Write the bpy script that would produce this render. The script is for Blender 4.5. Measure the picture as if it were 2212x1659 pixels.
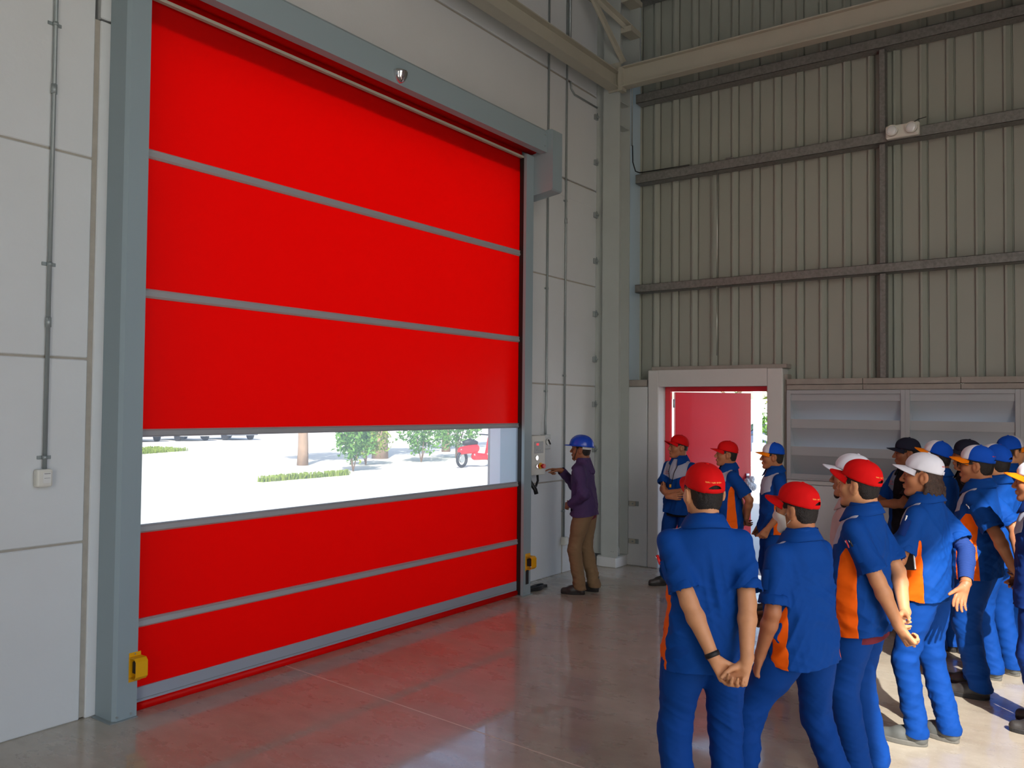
import bpy, bmesh, math, random
import numpy as np
from mathutils import Vector, Matrix

for _o in list(bpy.data.objects):
    bpy.data.objects.remove(_o)
SC = bpy.context.scene
COL = SC.collection

# ------------------------------------------------------------------ camera
CAM_H = 2.0
F_PX = 1801.0
_d1 = Vector((2406 - 1106, -(893 - 829.5), -F_PX)).normalized()      # camera-space direction of world +X
_d2 = Vector((-1390 - 1106, -(858 - 829.5), -F_PX))
_d2 = (_d2 - _d1 * _d2.dot(_d1)).normalized()                        # world +Y
_d3 = _d1.cross(_d2)                                                 # world +Z
cam_data = bpy.data.cameras.new('camera')
cam_data.sensor_fit = 'HORIZONTAL'
cam_data.sensor_width = 36.0
cam_data.lens = 36.0 * F_PX / 2212.0
cam_data.clip_start = 0.05
cam_data.clip_end = 500
cam = bpy.data.objects.new('camera', cam_data)
COL.objects.link(cam)
cam.matrix_world = Matrix((( _d1.x, _d1.y, _d1.z, 0), (_d2.x, _d2.y, _d2.z, 0), (_d3.x, _d3.y, _d3.z, CAM_H), (0, 0, 0, 1)))
SC.camera = cam

# ------------------------------------------------------------------ sky, sun, exposure
SUN_EL = math.radians(41)
SUN_TRAVEL = Vector((0.80, 0.60, 0)).normalized()                    # horizontal way the light travels
world = bpy.data.worlds.new('sky')
SC.world = world
world.use_nodes = True
_nt = world.node_tree
_bg = _nt.nodes['Background']
_sky = _nt.nodes.new('ShaderNodeTexSky')
_sky.sky_type = 'NISHITA'
_sky.sun_disc = False
_sky.sun_elevation = SUN_EL
_sky.sun_rotation = math.atan2(-SUN_TRAVEL.x, -SUN_TRAVEL.y)
_sky.air_density = 1.0
_sky.dust_density = 2.0
_sky.ozone_density = 1.0
_nt.links.new(_sky.outputs[0], _bg.inputs[0])
_bg.inputs[1].default_value = 0.62
sun_data = bpy.data.lights.new('sun', 'SUN')
sun_data.energy = 13.0
sun_data.angle = math.radians(0.6)
sun_data.color = (1.0, 0.965, 0.91)
sun = bpy.data.objects.new('sun', sun_data)
COL.objects.link(sun)
_sd = Vector((SUN_TRAVEL.x * math.cos(SUN_EL), SUN_TRAVEL.y * math.cos(SUN_EL), -math.sin(SUN_EL)))
sun.rotation_euler = _sd.to_track_quat('-Z', 'Y').to_euler()
sun.location = (0, -20, 20)
vs = SC.view_settings
vs.view_transform = 'Standard'
vs.look = 'None'
vs.gamma = 1.0
vs.use_curve_mapping = False
vs.exposure = -0.63
SC.display_settings.display_device = 'sRGB'
SC.cycles.use_denoising = True
SC.cycles.max_bounces = 6
SC.cycles.diffuse_bounces = 3
SC.cycles.glossy_bounces = 2
SC.cycles.use_adaptive_sampling = True
SC.cycles.adaptive_threshold = 0.05
SC.cycles.sample_clamp_indirect = 8.0

# ------------------------------------------------------------------ materials
def srgb(r, g, b):
    def f(c):
        c /= 255.0
        return c / 12.92 if c <= 0.04045 else ((c + 0.055) / 1.055) ** 2.4
    return (f(r), f(g), f(b), 1.0)

MATS = {}
def mat(name, col, rough=0.6, metal=0.0, spec=0.5, noise=0.0, nscale=8.0, bump=0.0, bscale=40.0, coat=0.0, col2=None, sheen=0.0,
        translucent=0.0, detail=4.0, rvar=0.0, stretch=None):
    """Principled material; 'noise' mixes towards col2 with a procedural noise, 'bump' adds fine relief."""
    if name in MATS:
        return MATS[name]
    m = bpy.data.materials.new(name)
    m.use_nodes = True
    nt = m.node_tree
    b = nt.nodes['Principled BSDF']
    c = col if len(col) == 4 else (*col, 1.0)
    b.inputs['Base Color'].default_value = c
    b.inputs['Roughness'].default_value = rough
    b.inputs['Metallic'].default_value = metal
    b.inputs['Specular IOR Level'].default_value = spec
    if coat:
        b.inputs['Coat Weight'].default_value = coat
        b.inputs['Coat Roughness'].default_value = 0.1
    if sheen:
        b.inputs['Sheen Weight'].default_value = sheen
        b.inputs['Sheen Roughness'].default_value = 0.5
    tc = None
    if noise or bump or rvar:
        tc = nt.nodes.new('ShaderNodeTexCoord')
        vec = tc.outputs['Object']
        if stretch:
            mp = nt.nodes.new('ShaderNodeMapping')
            mp.inputs['Scale'].default_value = stretch
            nt.links.new(vec, mp.inputs[0])
            vec = mp.outputs[0]
    if noise or rvar:
        n = nt.nodes.new('ShaderNodeTexNoise')
        n.inputs['Scale'].default_value = nscale
        n.inputs['Detail'].default_value = detail
        n.inputs['Roughness'].default_value = 0.6
        nt.links.new(vec, n.inputs['Vector'])
        if noise:
            rmp = nt.nodes.new('ShaderNodeMapRange')
            rmp.inputs[1].default_value = 0.35
            rmp.inputs[2].default_value = 0.7
            rmp.inputs[4].default_value = noise
            nt.links.new(n.outputs[0], rmp.inputs[0])
            mx = nt.nodes.new('ShaderNodeMix')
            mx.data_type = 'RGBA'
            mx.inputs[6].default_value = c
            c2 = col2 if col2 else (c[0] * 0.5, c[1] * 0.5, c[2] * 0.5, 1)
            mx.inputs[7].default_value = c2 if len(c2) == 4 else (*c2, 1)
            nt.links.new(rmp.outputs[0], mx.inputs[0])
            nt.links.new(mx.outputs[2], b.inputs['Base Color'])
        if rvar:
            r2 = nt.nodes.new('ShaderNodeMapRange')
            r2.inputs[1].default_value = 0.3
            r2.inputs[2].default_value = 0.7
            r2.inputs[3].default_value = max(0.02, rough - rvar)
            r2.inputs[4].default_value = min(1, rough + rvar)
            nt.links.new(n.outputs[0], r2.inputs[0])
            nt.links.new(r2.outputs[0], b.inputs['Roughness'])
    if bump:
        n2 = nt.nodes.new('ShaderNodeTexNoise')
        n2.inputs['Scale'].default_value = bscale
        n2.inputs['Detail'].default_value = 3
        nt.links.new(vec, n2.inputs['Vector'])
        bp = nt.nodes.new('ShaderNodeBump')
        bp.inputs['Strength'].default_value = bump
        bp.inputs['Distance'].default_value = 0.01
        nt.links.new(n2.outputs[0], bp.inputs['Height'])
        nt.links.new(bp.outputs[0], b.inputs['Normal'])
    if translucent:
        tr = nt.nodes.new('ShaderNodeBsdfTranslucent')
        tr.inputs[0].default_value = c
        ms = nt.nodes.new('ShaderNodeMixShader')
        ms.inputs[0].default_value = translucent
        out = nt.nodes['Material Output']
        nt.links.new(b.outputs[0], ms.inputs[1])
        nt.links.new(tr.outputs[0], ms.inputs[2])
        nt.links.new(ms.outputs[0], out.inputs['Surface'])
    MATS[name] = m
    return m

def emit(name, col, strength):
    if name in MATS:
        return MATS[name]
    m = bpy.data.materials.new(name)
    m.use_nodes = True
    b = m.node_tree.nodes['Principled BSDF']
    b.inputs['Base Color'].default_value = col
    b.inputs['Emission Color'].default_value = col
    b.inputs['Emission Strength'].default_value = strength
    MATS[name] = m
    return m

# ------------------------------------------------------------------ object helpers
def tag(o, label=None, cat=None, group=None, kind=None):
    if label: o['label'] = label
    if cat: o['category'] = cat
    if group: o['group'] = group
    if kind: o['kind'] = kind
    return o

def empty(name, loc=(0, 0, 0), rz=0.0, label=None, cat=None, group=None, kind=None, parent=None):
    o = bpy.data.objects.new(name, None)
    COL.objects.link(o)
    o.empty_display_size = 0.1
    o.location = loc
    o.rotation_euler = (0, 0, rz)
    if parent: o.parent = parent
    return tag(o, label, cat, group, kind)

def wloc(o):
    v = Vector((0, 0, 0))
    while o is not None:
        v = v + Vector(o.location)
        o = o.parent
    return v

class MB:
    """collects boxes, tubes, prisms and lathes in world coordinates, then links them as ONE mesh object"""
    def __init__(s):
        s.bm = bmesh.new()
    def box(s, x0, x1, y0, y1, z0, z1, bevel=0.0, seg=1):
        r = bmesh.ops.create_cube(s.bm, size=1.0)
        vs_ = r['verts']
        for v in vs_:
            v.co = Vector((x0 + (v.co.x + .5) * (x1 - x0), y0 + (v.co.y + .5) * (y1 - y0), z0 + (v.co.z + .5) * (z1 - z0)))
        if bevel:
            es = list({e for v in vs_ for e in v.link_edges})
            bmesh.ops.bevel(s.bm, geom=es, offset=bevel, segments=seg, affect='EDGES', profile=0.5)
        return s
    def obox(s, c, ax, ay, az, sx, sy, sz, bevel=0.0, seg=1):
        ax, ay, az = Vector(ax).normalized(), Vector(ay).normalized(), Vector(az).normalized()
        c = Vector(c)
        r = bmesh.ops.create_cube(s.bm, size=1.0)
        vs_ = r['verts']
        for v in vs_:
            v.co = c + ax * (v.co.x * sx) + ay * (v.co.y * sy) + az * (v.co.z * sz)
        if bevel:
            es = list({e for v in vs_ for e in v.link_edges})
            bmesh.ops.bevel(s.bm, geom=es, offset=bevel, segments=seg, affect='EDGES', profile=0.5)
        return s
    def tube(s, pts, r, seg=10, cap=True, radii=None):
        pts = [Vector(p) for p in pts]
        n = len(pts)
        rings = []
        prev = None
        for i, p in enumerate(pts):
            d = (pts[min(i + 1, n - 1)] - pts[max(i - 1, 0)]).normalized()
            if prev is None:
                u = d.cross(Vector((0, 0, 1)))
                if u.length < 1e-3: u = d.cross(Vector((1, 0, 0)))
            else:
                u = prev - d * prev.dot(d)
            u.normalize()
            prev = u
            w = d.cross(u)
            rr = radii[i] if radii else r
            rings.append([s.bm.verts.new(p + (u * math.cos(a) + w * math.sin(a)) * rr) for a in [2 * math.pi * k / seg for k in range(seg)]])
        for i in range(n - 1):
            for k in range(seg):
                f = s.bm.faces.new((rings[i][k], rings[i][(k + 1) % seg], rings[i + 1][(k + 1) % seg], rings[i + 1][k]))
                f.smooth = True
        if cap:
            s.bm.faces.new(list(reversed(rings[0])))
            s.bm.faces.new(rings[-1])
        return s
    def cyl(s, a, b, r, seg=14):
        return s.tube([a, b], r, seg)
    def prism(s, poly, a, b):
        """poly: list of (u,v,?) 3D points; extruded by vector b-a"""
        d = Vector(b) - Vector(a)
        p0 = [s.bm.verts.new(Vector(p)) for p in poly]
        p1 = [s.bm.verts.new(Vector(p) + d) for p in poly]
        n = len(poly)
        s.bm.faces.new(p0)
        s.bm.faces.new(list(reversed(p1)))
        for i in range(n):
            s.bm.faces.new((p0[i], p1[i], p1[(i + 1) % n], p0[(i + 1) % n]))
        return s
    def sphere(s, c, rx, ry, rz, u=16, v=10):
        r = bmesh.ops.create_uvsphere(s.bm, u_segments=u, v_segments=v, radius=1.0)
        for vv in r['verts']:
            vv.co = Vector((c[0] + vv.co.x * rx, c[1] + vv.co.y * ry, c[2] + vv.co.z * rz))
        for f in {f for vv in r['verts'] for f in vv.link_faces}: f.smooth = True
        return s
    def quad(s, pts):
        s.bm.faces.new([s.bm.verts.new(Vector(p)) for p in pts])
        return s
    def build(s, name, material, parent=None, label=None, cat=None, group=None, kind=None, origin=None):
        off = wloc(parent) if parent is not None else (Vector(origin) if origin is not None else Vector((0, 0, 0)))
        if parent is not None and origin is not None:
            off = Vector(origin)
        bmesh.ops.recalc_face_normals(s.bm, faces=s.bm.faces[:])
        bmesh.ops.translate(s.bm, verts=s.bm.verts[:], vec=-off)
        me = bpy.data.meshes.new(name)
        s.bm.to_mesh(me)
        s.bm.free()
        o = bpy.data.objects.new(name, me)
        COL.objects.link(o)
        if material is not None:
            for m_ in (material if isinstance(material, (list, tuple)) else [material]):
                me.materials.append(m_)
        if parent is not None:
            o.parent = parent
            if origin is not None:
                o.location = off - wloc(parent)
        else:
            o.location = off
        return tag(o, label, cat, group, kind)

def bx(name, x0, x1, y0, y1, z0, z1, material, parent=None, bevel=0.0, origin=None, **k):
    return MB().box(x0, x1, y0, y1, z0, z1, bevel).build(name, material, parent, origin=origin, **k)

def text_mesh(name, s, size, material, parent, matrix, extrude=0.0006, align='CENTER', label=None):
    cu = bpy.data.curves.new(name, 'FONT')
    cu.body = s
    cu.size = size
    cu.align_x = align
    cu.align_y = 'CENTER'
    cu.extrude = extrude
    cu.resolution_u = 2
    t = bpy.data.objects.new(name + '_tmp', cu)
    COL.objects.link(t)
    dg = bpy.context.evaluated_depsgraph_get()
    me = bpy.data.meshes.new_from_object(t.evaluated_get(dg))
    bpy.data.objects.remove(t)
    bpy.data.curves.remove(cu)
    me.materials.clear()
    me.materials.append(material)
    me.name = name
    o = bpy.data.objects.new(name, me)
    COL.objects.link(o)
    o.parent = parent
    o.matrix_local = matrix
    if label: o['label'] = label
    return o

def basis(o, x, y, z):
    x, y, z = Vector(x), Vector(y), Vector(z)
    return Matrix(((x.x, y.x, z.x, o[0]), (x.y, y.y, z.y, o[1]), (x.z, y.z, z.z, o[2]), (0, 0, 0, 1)))
# =================================================================== structure
M_wall = mat('white_painted_concrete', srgb(218, 221, 222), rough=0.75, noise=0.12, nscale=2.2, col2=srgb(196, 195, 188), bump=0.12, bscale=30)
M_joint = mat('joint_sealant', srgb(176, 170, 158), rough=0.9, noise=0.4, nscale=9, col2=srgb(140, 134, 124))
M_curtain = mat('red_vinyl', (0.95, 0.0006, 0.0002, 1), rough=0.42, spec=0.3, translucent=0.55)
M_guide = mat('blue_grey_powder_coat', srgb(150, 166, 172), rough=0.42, spec=0.4)
M_alu = mat('brushed_aluminium', srgb(176, 176, 178), rough=0.4, metal=0.15, spec=0.6)
M_strap = mat('grey_vinyl_band', srgb(160, 168, 180), rough=0.5)
M_black = mat('black_rubber', srgb(24, 22, 22), rough=0.6)
M_galv = mat('galvanised_steel', srgb(158, 166, 166), rough=0.36, metal=0.35, noise=0.3, nscale=14, col2=srgb(128, 136, 138))
M_galvdark = mat('galvanised_girt', srgb(138, 138, 134), rough=0.5, metal=0.25, noise=0.6, nscale=30, col2=srgb(96, 94, 92))
M_clad = mat('cladding_olive_grey', srgb(162, 166, 155), rough=0.5, metal=0.0, spec=0.45, noise=0.12, nscale=1.2, col2=srgb(142, 145, 134))
M_steel = mat('cream_painted_steel', srgb(186, 182, 166), rough=0.5, noise=0.15, nscale=3, col2=srgb(150, 146, 132))
M_column = mat('grey_painted_steel', srgb(186, 192, 188), rough=0.5, noise=0.18, nscale=2.5, col2=srgb(150, 154, 148))
M_frame = mat('off_white_frame', srgb(214, 213, 210), rough=0.6, noise=0.1, nscale=3)
M_concband = mat('raw_concrete_band', srgb(164, 158, 150), rough=0.9, noise=0.35, nscale=6, col2=srgb(126, 120, 114), bump=0.3)
M_reddoor = mat('red_painted_steel', srgb(236, 30, 50), rough=0.3, spec=0.7, coat=0.5)
M_louver = mat('louver_white', srgb(172, 175, 178), rough=0.4)
M_plastic = mat('ivory_plastic', srgb(224, 222, 212), rough=0.4)
M_chrome = mat('chrome', srgb(220, 220, 222), rough=0.06, metal=1.0)
M_yellow = mat('yellow_enamel', srgb(236, 172, 8), rough=0.4)
M_cable = mat('black_cable', srgb(22, 22, 24), rough=0.5)
M_white = mat('white_enamel', srgb(228, 228, 224), rough=0.4)

# polished concrete floor
def floor_material():
    m = bpy.data.materials.new('polished_concrete')
    m.use_nodes = True
    nt = m.node_tree
    b = nt.nodes['Principled BSDF']
    tc = nt.nodes.new('ShaderNodeTexCoord')
    def noise(scale, detail=5, rough=0.6, stretch=None):
        n = nt.nodes.new('ShaderNodeTexNoise')
        n.inputs['Scale'].default_value = scale
        n.inputs['Detail'].default_value = detail
        n.inputs['Roughness'].default_value = rough
        if stretch:
            mp = nt.nodes.new('ShaderNodeMapping')
            mp.inputs['Scale'].default_value = stretch
            mp.inputs['Rotation'].default_value = (0, 0, 0.5)
            nt.links.new(tc.outputs['Object'], mp.inputs[0])
            nt.links.new(mp.outputs[0], n.inputs['Vector'])
        else:
            nt.links.new(tc.outputs['Object'], n.inputs['Vector'])
        return n
    def ramp(src, a, b_, c0, c1):
        r = nt.nodes.new('ShaderNodeMapRange')
        r.inputs[1].default_value = a
        r.inputs[2].default_value = b_
        r.inputs[3].default_value = c0
        r.inputs[4].default_value = c1
        nt.links.new(src.outputs[0], r.inputs[0])
        return r
    def mix(fac, c1, c2):
        x = nt.nodes.new('ShaderNodeMix')
        x.data_type = 'RGBA'
        nt.links.new(fac.outputs[0], x.inputs[0])
        for i, c in ((6, c1), (7, c2)):
            if isinstance(c, tuple): x.inputs[i].default_value = c
            else: nt.links.new(c.outputs[2], x.inputs[i])
        return x
    n1 = noise(1.1, 6, 0.65)
    n2 = noise(9, 8, 0.7, (1, 0.35, 1))
    n3 = noise(60, 3, 0.6)
    base = mix(ramp(n1, 0.35, 0.68, 0, 1), srgb(194, 185, 168), srgb(168, 155, 136))
    base = mix(ramp(n2, 0.35, 0.85, 0, 0.5), base, srgb(136, 120, 102))
    base = mix(ramp(n3, 0.58, 0.72, 0, 0.35), base, srgb(214, 202, 188))
    nt.links.new(base.outputs[2], b.inputs['Base Color'])
    nr = noise(3.5, 7, 0.65, (1, 0.5, 1))
    nt.links.new(ramp(nr, 0.35, 0.7, 0.18, 0.5).outputs[0], b.inputs['Roughness'])
    b.inputs['Specular IOR Level'].default_value = 0.35
    b.inputs['Coat Weight'].default_value = 0.7
    nt.links.new(ramp(nr, 0.40, 0.72, 0.02, 0.14).outputs[0], b.inputs['Coat Roughness'])
    bp = nt.nodes.new('ShaderNodeBump')
    bp.inputs['Strength'].default_value = 0.04
    bp.inputs['Distance'].default_value = 0.01
    nt.links.new(n2.outputs[0], bp.inputs['Height'])
    nt.links.new(bp.outputs[0], b.inputs['Normal'])
    return m
M_floor = floor_material()

X_END = 9.62          # inner face of the end wall
Y_WL, Y_WR = 5.33, 5.46
X_BACK, Y_OPP = -8.0, -2.4
Z_ROOF = 8.4

# floor slabs: the saw-cut joint runs from the door towards the camera
fl = empty('floor', kind='structure', label='polished brown grey concrete floor with a thin pale saw cut')
JX = lambda y: 4.242 + (5.115 - y) * (4.059 - 4.242) / (5.115 - 2.446)
g = 0.0055
MB().prism([(X_BACK, Y_OPP, 0), (JX(Y_OPP) - g, Y_OPP, 0), (JX(5.62) - g, 5.62, 0), (X_BACK, 5.62, 0)], (0, 0, 0), (0, 0, -0.15)).build('slab', M_floor, fl)
MB().prism([(JX(Y_OPP) + g, Y_OPP, 0), (10.0, Y_OPP, 0), (10.0, 5.62, 0), (JX(5.62) + g, 5.62, 0)], (0, 0, 0), (0, 0, -0.15)).build('slab', M_floor, fl)
M_cut = mat('pale_joint_filler', srgb(226, 214, 198), rough=0.8)
MB().prism([(JX(Y_OPP) - g, Y_OPP, -0.0003), (JX(Y_OPP) + g, Y_OPP, -0.0003), (JX(5.62) + g, 5.62, -0.0003), (JX(5.62) - g, 5.62, -0.0003)], (0, 0, 0), (0, 0, -0.14)).build('saw_cut_joint', M_cut, fl)

# --- door wall: precast panels with recessed joints
wd = empty('wall_door', kind='structure', label='white precast concrete panel wall around the red roller door')
J = [0.0, 1.122, 2.288, 3.583, 4.83, 6.09, 7.3, Z_ROOF]
gap = 0.007
def wpanel(x0, x1, z0, z1, y, thick=0.27):
    return MB().box(x0, x1, y, y + thick, z0, z1, 0.006).build('wall_panel', M_wall, wd)
for i in range(len(J) - 1):
    z0, z1 = J[i] + (gap if i else 0), J[i + 1] - gap
    wpanel(-2.6, 2.735, z0, z1, Y_WL)
    wpanel(X_BACK, -2.64, z0, z1, Y_WL)
# pilaster strip beside the guide
MB().box(2.768, 2.99, Y_WL - 0.006, Y_WL + 0.27, 0, 4.50, 0.006).build('pilaster', M_wall, wd)
MB().box(2.768, 2.99, Y_WL - 0.006, Y_WL + 0.27, 4.515, Z_ROOF, 0.006).build('pilaster', M_wall, wd)
MB().box(-2.64, 2.99, Y_WL + 0.009, Y_WL + 0.26, 0.01, 4.5).build('joint_backing', M_joint, wd)
MB().box(X_BACK, 9.42, Y_WR + 0.02, Y_WR + 0.25, 4.515, Z_ROOF).build('joint_backing', M_joint, wd)
MB().box(2.768, 7.30, Y_WR - 0.002, Y_WL + 0.27, 4.52, 4.815, 0.006).build('lintel_panel', M_wall, wd)
MB().box(7.303, 9.42, Y_WR - 0.002, Y_WL + 0.27, 4.60, 4.815, 0.006).build('lintel_panel', M_wall, wd)
MB().box(2.768, 9.42, Y_WR - 0.002, Y_WL + 0.27, 4.842, 6.06, 0.006).build('lintel_panel', M_wall, wd)
MB().box(2.768, 9.42, Y_WR - 0.002, Y_WL + 0.27, 6.09, 7.28, 0.006).build('lintel_panel', M_wall, wd)
MB().box(2.768, 9.42, Y_WR - 0.002, Y_WL + 0.27, 7.31, Z_ROOF, 0.006).build('lintel_panel', M_wall, wd)
# right of the door
MB().box(7.38, 9.40, Y_WR + 0.009, Y_WR + 0.19, 0.01, 4.6).build('joint_backing', M_joint, wd)
for i in range(4):
    z0, z1 = J[i] + (gap if i else 0), J[i + 1] - gap
    if i == 0:
        MB().box(7.375, 8.62, Y_WR, Y_WR + 0.16, z0, z1, 0.006).build('wall_panel', M_wall, wd)
        MB().box(8.65, 9.42, Y_WR, Y_WR + 0.16, z0, z1, 0.006).build('wall_panel', M_wall, wd)
    else:
        MB().box(7.375, 9.42, Y_WR, Y_WR + 0.16, z0, z1, 0.006).build('wall_panel', M_wall, wd)
# wall strip behind the corner column
MB().box(9.445, 10.0, Y_WR + 0.01, Y_WR + 0.17, 0, Z_ROOF, 0.004).build('corner_panel', M_wall, wd)

# --- ceiling, back wall, opposite wall with a large doorway beside the photographer
M_roof = mat('roof_sheet', srgb(176, 178, 170), rough=0.6)
bx('ceiling', X_BACK, 10.0, Y_OPP - 0.25, 5.6, Z_ROOF, Z_ROOF + 0.1, M_roof, kind='structure', label='metal roof sheet high over the hall')
wb = empty('wall_back', kind='structure', label='white wall behind the photographer')
MB().box(X_BACK - 0.2, X_BACK, Y_OPP, 5.6, 0, Z_ROOF).build('wall_panel', M_wall, wb)
wo = empty('wall_opposite', kind='structure', label='white wall opposite the red door with a tall open doorway')
OPX0, OPX1, OPZ = 0.05, 4.3, 6.2
MB().box(X_BACK, -7.0, Y_OPP - 0.2, Y_OPP, 0, Z_ROOF).build('wall_panel', M_wall, wo)
MB().box(-3.6, OPX0, Y_OPP - 0.2, Y_OPP, 0, Z_ROOF).build('wall_panel', M_wall, wo)
MB().box(OPX1, 10.0, Y_OPP - 0.2, Y_OPP, 0, Z_ROOF).build('wall_panel', M_wall, wo)
MB().box(OPX0, OPX1, Y_OPP - 0.2, Y_OPP, OPZ, Z_ROOF).build('lintel_panel', M_wall, wo)
MB().box(-7.0, -3.6, Y_OPP - 0.2, Y_OPP, OPZ, Z_ROOF).build('lintel_panel', M_wall, wo)  # over a second, unseen opening, kept to let fill light in

# --- end wall
we = empty('wall_end', kind='structure', label='end wall of olive ribbed sheet over a white concrete base')
# concrete base: slab left of the door, base under the louver, band over the louver
MB().box(X_END, X_END + 0.2, 4.815, 5.45, 0, 2.285, 0.008).build('base_panel', M_wall, we)
MB().box(X_END + 0.01, X_END + 0.2, 4.83, 5.45, 2.29, 2.375, 0.006).build('concrete_cap', M_concband, we)
MB().box(X_END, X_END + 0.2, -2.4, 3.045, 0, 1.16, 0.008).build('base_panel', M_wall, we)
MB().box(X_END - 0.01, X_END + 0.2, -2.4, 3.045, 1.165, 1.215, 0.006).build('sill', M_frame, we)
for k, (z0, z1) in enumerate(((2.235, 2.292), (2.297, 2.36))):
    y1 = 3.045
    for w in (0.83, 0.95, 0.7, 0.9, 0.8, 0.75, 0.8):
        MB().box(X_END - 0.012 - 0.01 * k, X_END + 0.18, max(-2.4, y1 - w + 0.005), y1, z0, z1, 0.004).build('concrete_band', M_concband, we)
        y1 -= w
        if y1 < -2.2: break
# ribbed cladding, one object for each sheet (three ribs wide)
PITCH = 0.262
X_CL = X_END + 0.20
def sheet(ystart, n, z0, z1):
    pts = []
    for k in range(n):
        y = ystart - k * PITCH
        for dy, dx in ((0, 0.0), (0.160, 0.0), (0.164, -0.040), (0.184, -0.040), (0.226, 0.002), (0.229, 0.022), (0.243, 0.022), (0.246, 0.0)):
            pts.append((X_CL + dx, y - dy))
    pts.append((X_CL, ystart - n * PITCH))
    m = MB()
    lo = [m.bm.verts.new((x, y, z0)) for x, y in pts]
    hi = [m.bm.verts.new((x, y, z1)) for x, y in pts]
    lo2 = [m.bm.verts.new((x + 0.004, y, z0)) for x, y in pts]
    hi2 = [m.bm.verts.new((x + 0.004, y, z1)) for x, y in pts]
    for i in range(len(pts) - 1):
        m.bm.faces.new((lo[i], lo[i + 1], hi[i + 1], hi[i]))
        m.bm.faces.new((lo2[i], hi2[i], hi2[i + 1], lo2[i + 1]))
    return m.build('cladding_sheet', M_clad, we)
ys = 5.24
k = 0
while ys > -2.4:
    sheet(ys, 3, 2.30, Z_ROOF)
    ys -= 3 * PITCH
# corner flashing, pale and catching the daylight
MB().box(X_CL - 0.05, X_CL - 0.046, 5.01, 5.03, 2.38, Z_ROOF).box(X_CL - 0.05, X_CL, 5.03, 5.26, 2.38, Z_ROOF).build('corner_flashing', mat('bare_zinc', srgb(186, 196, 198), rough=0.4, metal=0.3), we)
# =================================================================== roller door
def vision_material():
    m = bpy.data.materials.new('clear_pvc')
    m.use_nodes = True
    nt = m.node_tree
    nt.nodes.remove(nt.nodes['Principled BSDF'])
    out = nt.nodes['Material Output']
    t = nt.nodes.new('ShaderNodeBsdfTransparent')
    t.inputs[0].default_value = (0.93, 0.95, 0.96, 1)
    gl = nt.nodes.new('ShaderNodeBsdfGlossy')
    gl.inputs[1].default_value = 0.03
    fr = nt.nodes.new('ShaderNodeFresnel')
    fr.inputs[0].default_value = 1.12
    mx = nt.nodes.new('ShaderNodeMixShader')
    nt.links.new(fr.outputs[0], mx.inputs[0])
    nt.links.new(t.outputs[0], mx.inputs[1])
    nt.links.new(gl.outputs[0], mx.inputs[2])
    hz_ = nt.nodes.new('ShaderNodeBsdfTranslucent')          # milky PVC scatter, plus an added white veil imitating outdoor glare
    hz_.inputs[0].default_value = (0.95, 0.97, 1.0, 1)
    m2 = nt.nodes.new('ShaderNodeMixShader')
    m2.inputs[0].default_value = 0.2
    nt.links.new(mx.outputs[0], m2.inputs[1])
    nt.links.new(hz_.outputs[0], m2.inputs[2])
    nt.links.new(m2.outputs[0], out.inputs[0])
    return m
M_pvc = vision_material()

d1 = empty('door_1', kind='structure', label='tall red high-speed roller door with a clear window strip')
CX0, CX1, CY = 2.965, 7.352, 5.2
def sheet_quad(name, z0, z1, m, y=CY):
    n = 24
    b = MB()
    lo = [b.bm.verts.new((CX0 + (CX1 - CX0) * i / n, y + 0.003 * math.sin(i * 1.3 + z0 * 5), z0)) for i in range(n + 1)]
    hi = [b.bm.verts.new((CX0 + (CX1 - CX0) * i / n, y + 0.003 * math.sin(i * 1.1 + z1 * 5), z1)) for i in range(n + 1)]
    for i in range(n):
        f = b.bm.faces.new((lo[i], lo[i + 1], hi[i + 1], hi[i]))
        f.smooth = True
    return b.build(name, m, d1)
bars = [(3.638, 3.701), (2.706, 2.768), (1.786, 1.838), (1.156, 1.212), (0.540, 0.597)]
sheet_quad('curtain_panel', 3.69, 4.86, M_curtain)
sheet_quad('curtain_panel', 2.76, 3.65, M_curtain)
sheet_quad('curtain_panel', 1.83, 2.715, M_curtain)
sheet_quad('vision_panel', 1.205, 1.795, M_pvc).__setitem__('label', 'clear window strip in the red curtain')
sheet_quad('curtain_panel', 0.59, 1.165, M_curtain)
sheet_quad('curtain_panel', 0.145, 0.55, M_curtain)
for z0, z1 in bars:
    h = z1 - z0
    prof = [(0, 0), (-0.012, 0.0), (-0.026, 0.2), (-0.022, 0.45), (-0.018, 0.72), (-0.024, 0.88), (-0.014, 1.0), (0, 1.0)]
    m = MB()
    m.prism([(CX0, CY + dy, z0 + h * t) for dy, t in prof], (CX0, 0, 0), (CX1, 0, 0))
    m.build('wind_bar', M_alu, d1)
MB().box(CX0, CX1, CY - 0.012, CY + 0.006, 0.048, 0.15, 0.004).build('bottom_band', M_strap, d1)
MB().box(CX0, CX1, CY - 0.016, CY - 0.012, 0.072, 0.0745).build('stitch_line', M_galv, d1)
m = MB()
m.tube([(CX0, CY, 0.028), (CX1, CY, 0.028)], 0.03, 14)
m.build('bottom_seal', M_curtain, d1)

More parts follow.
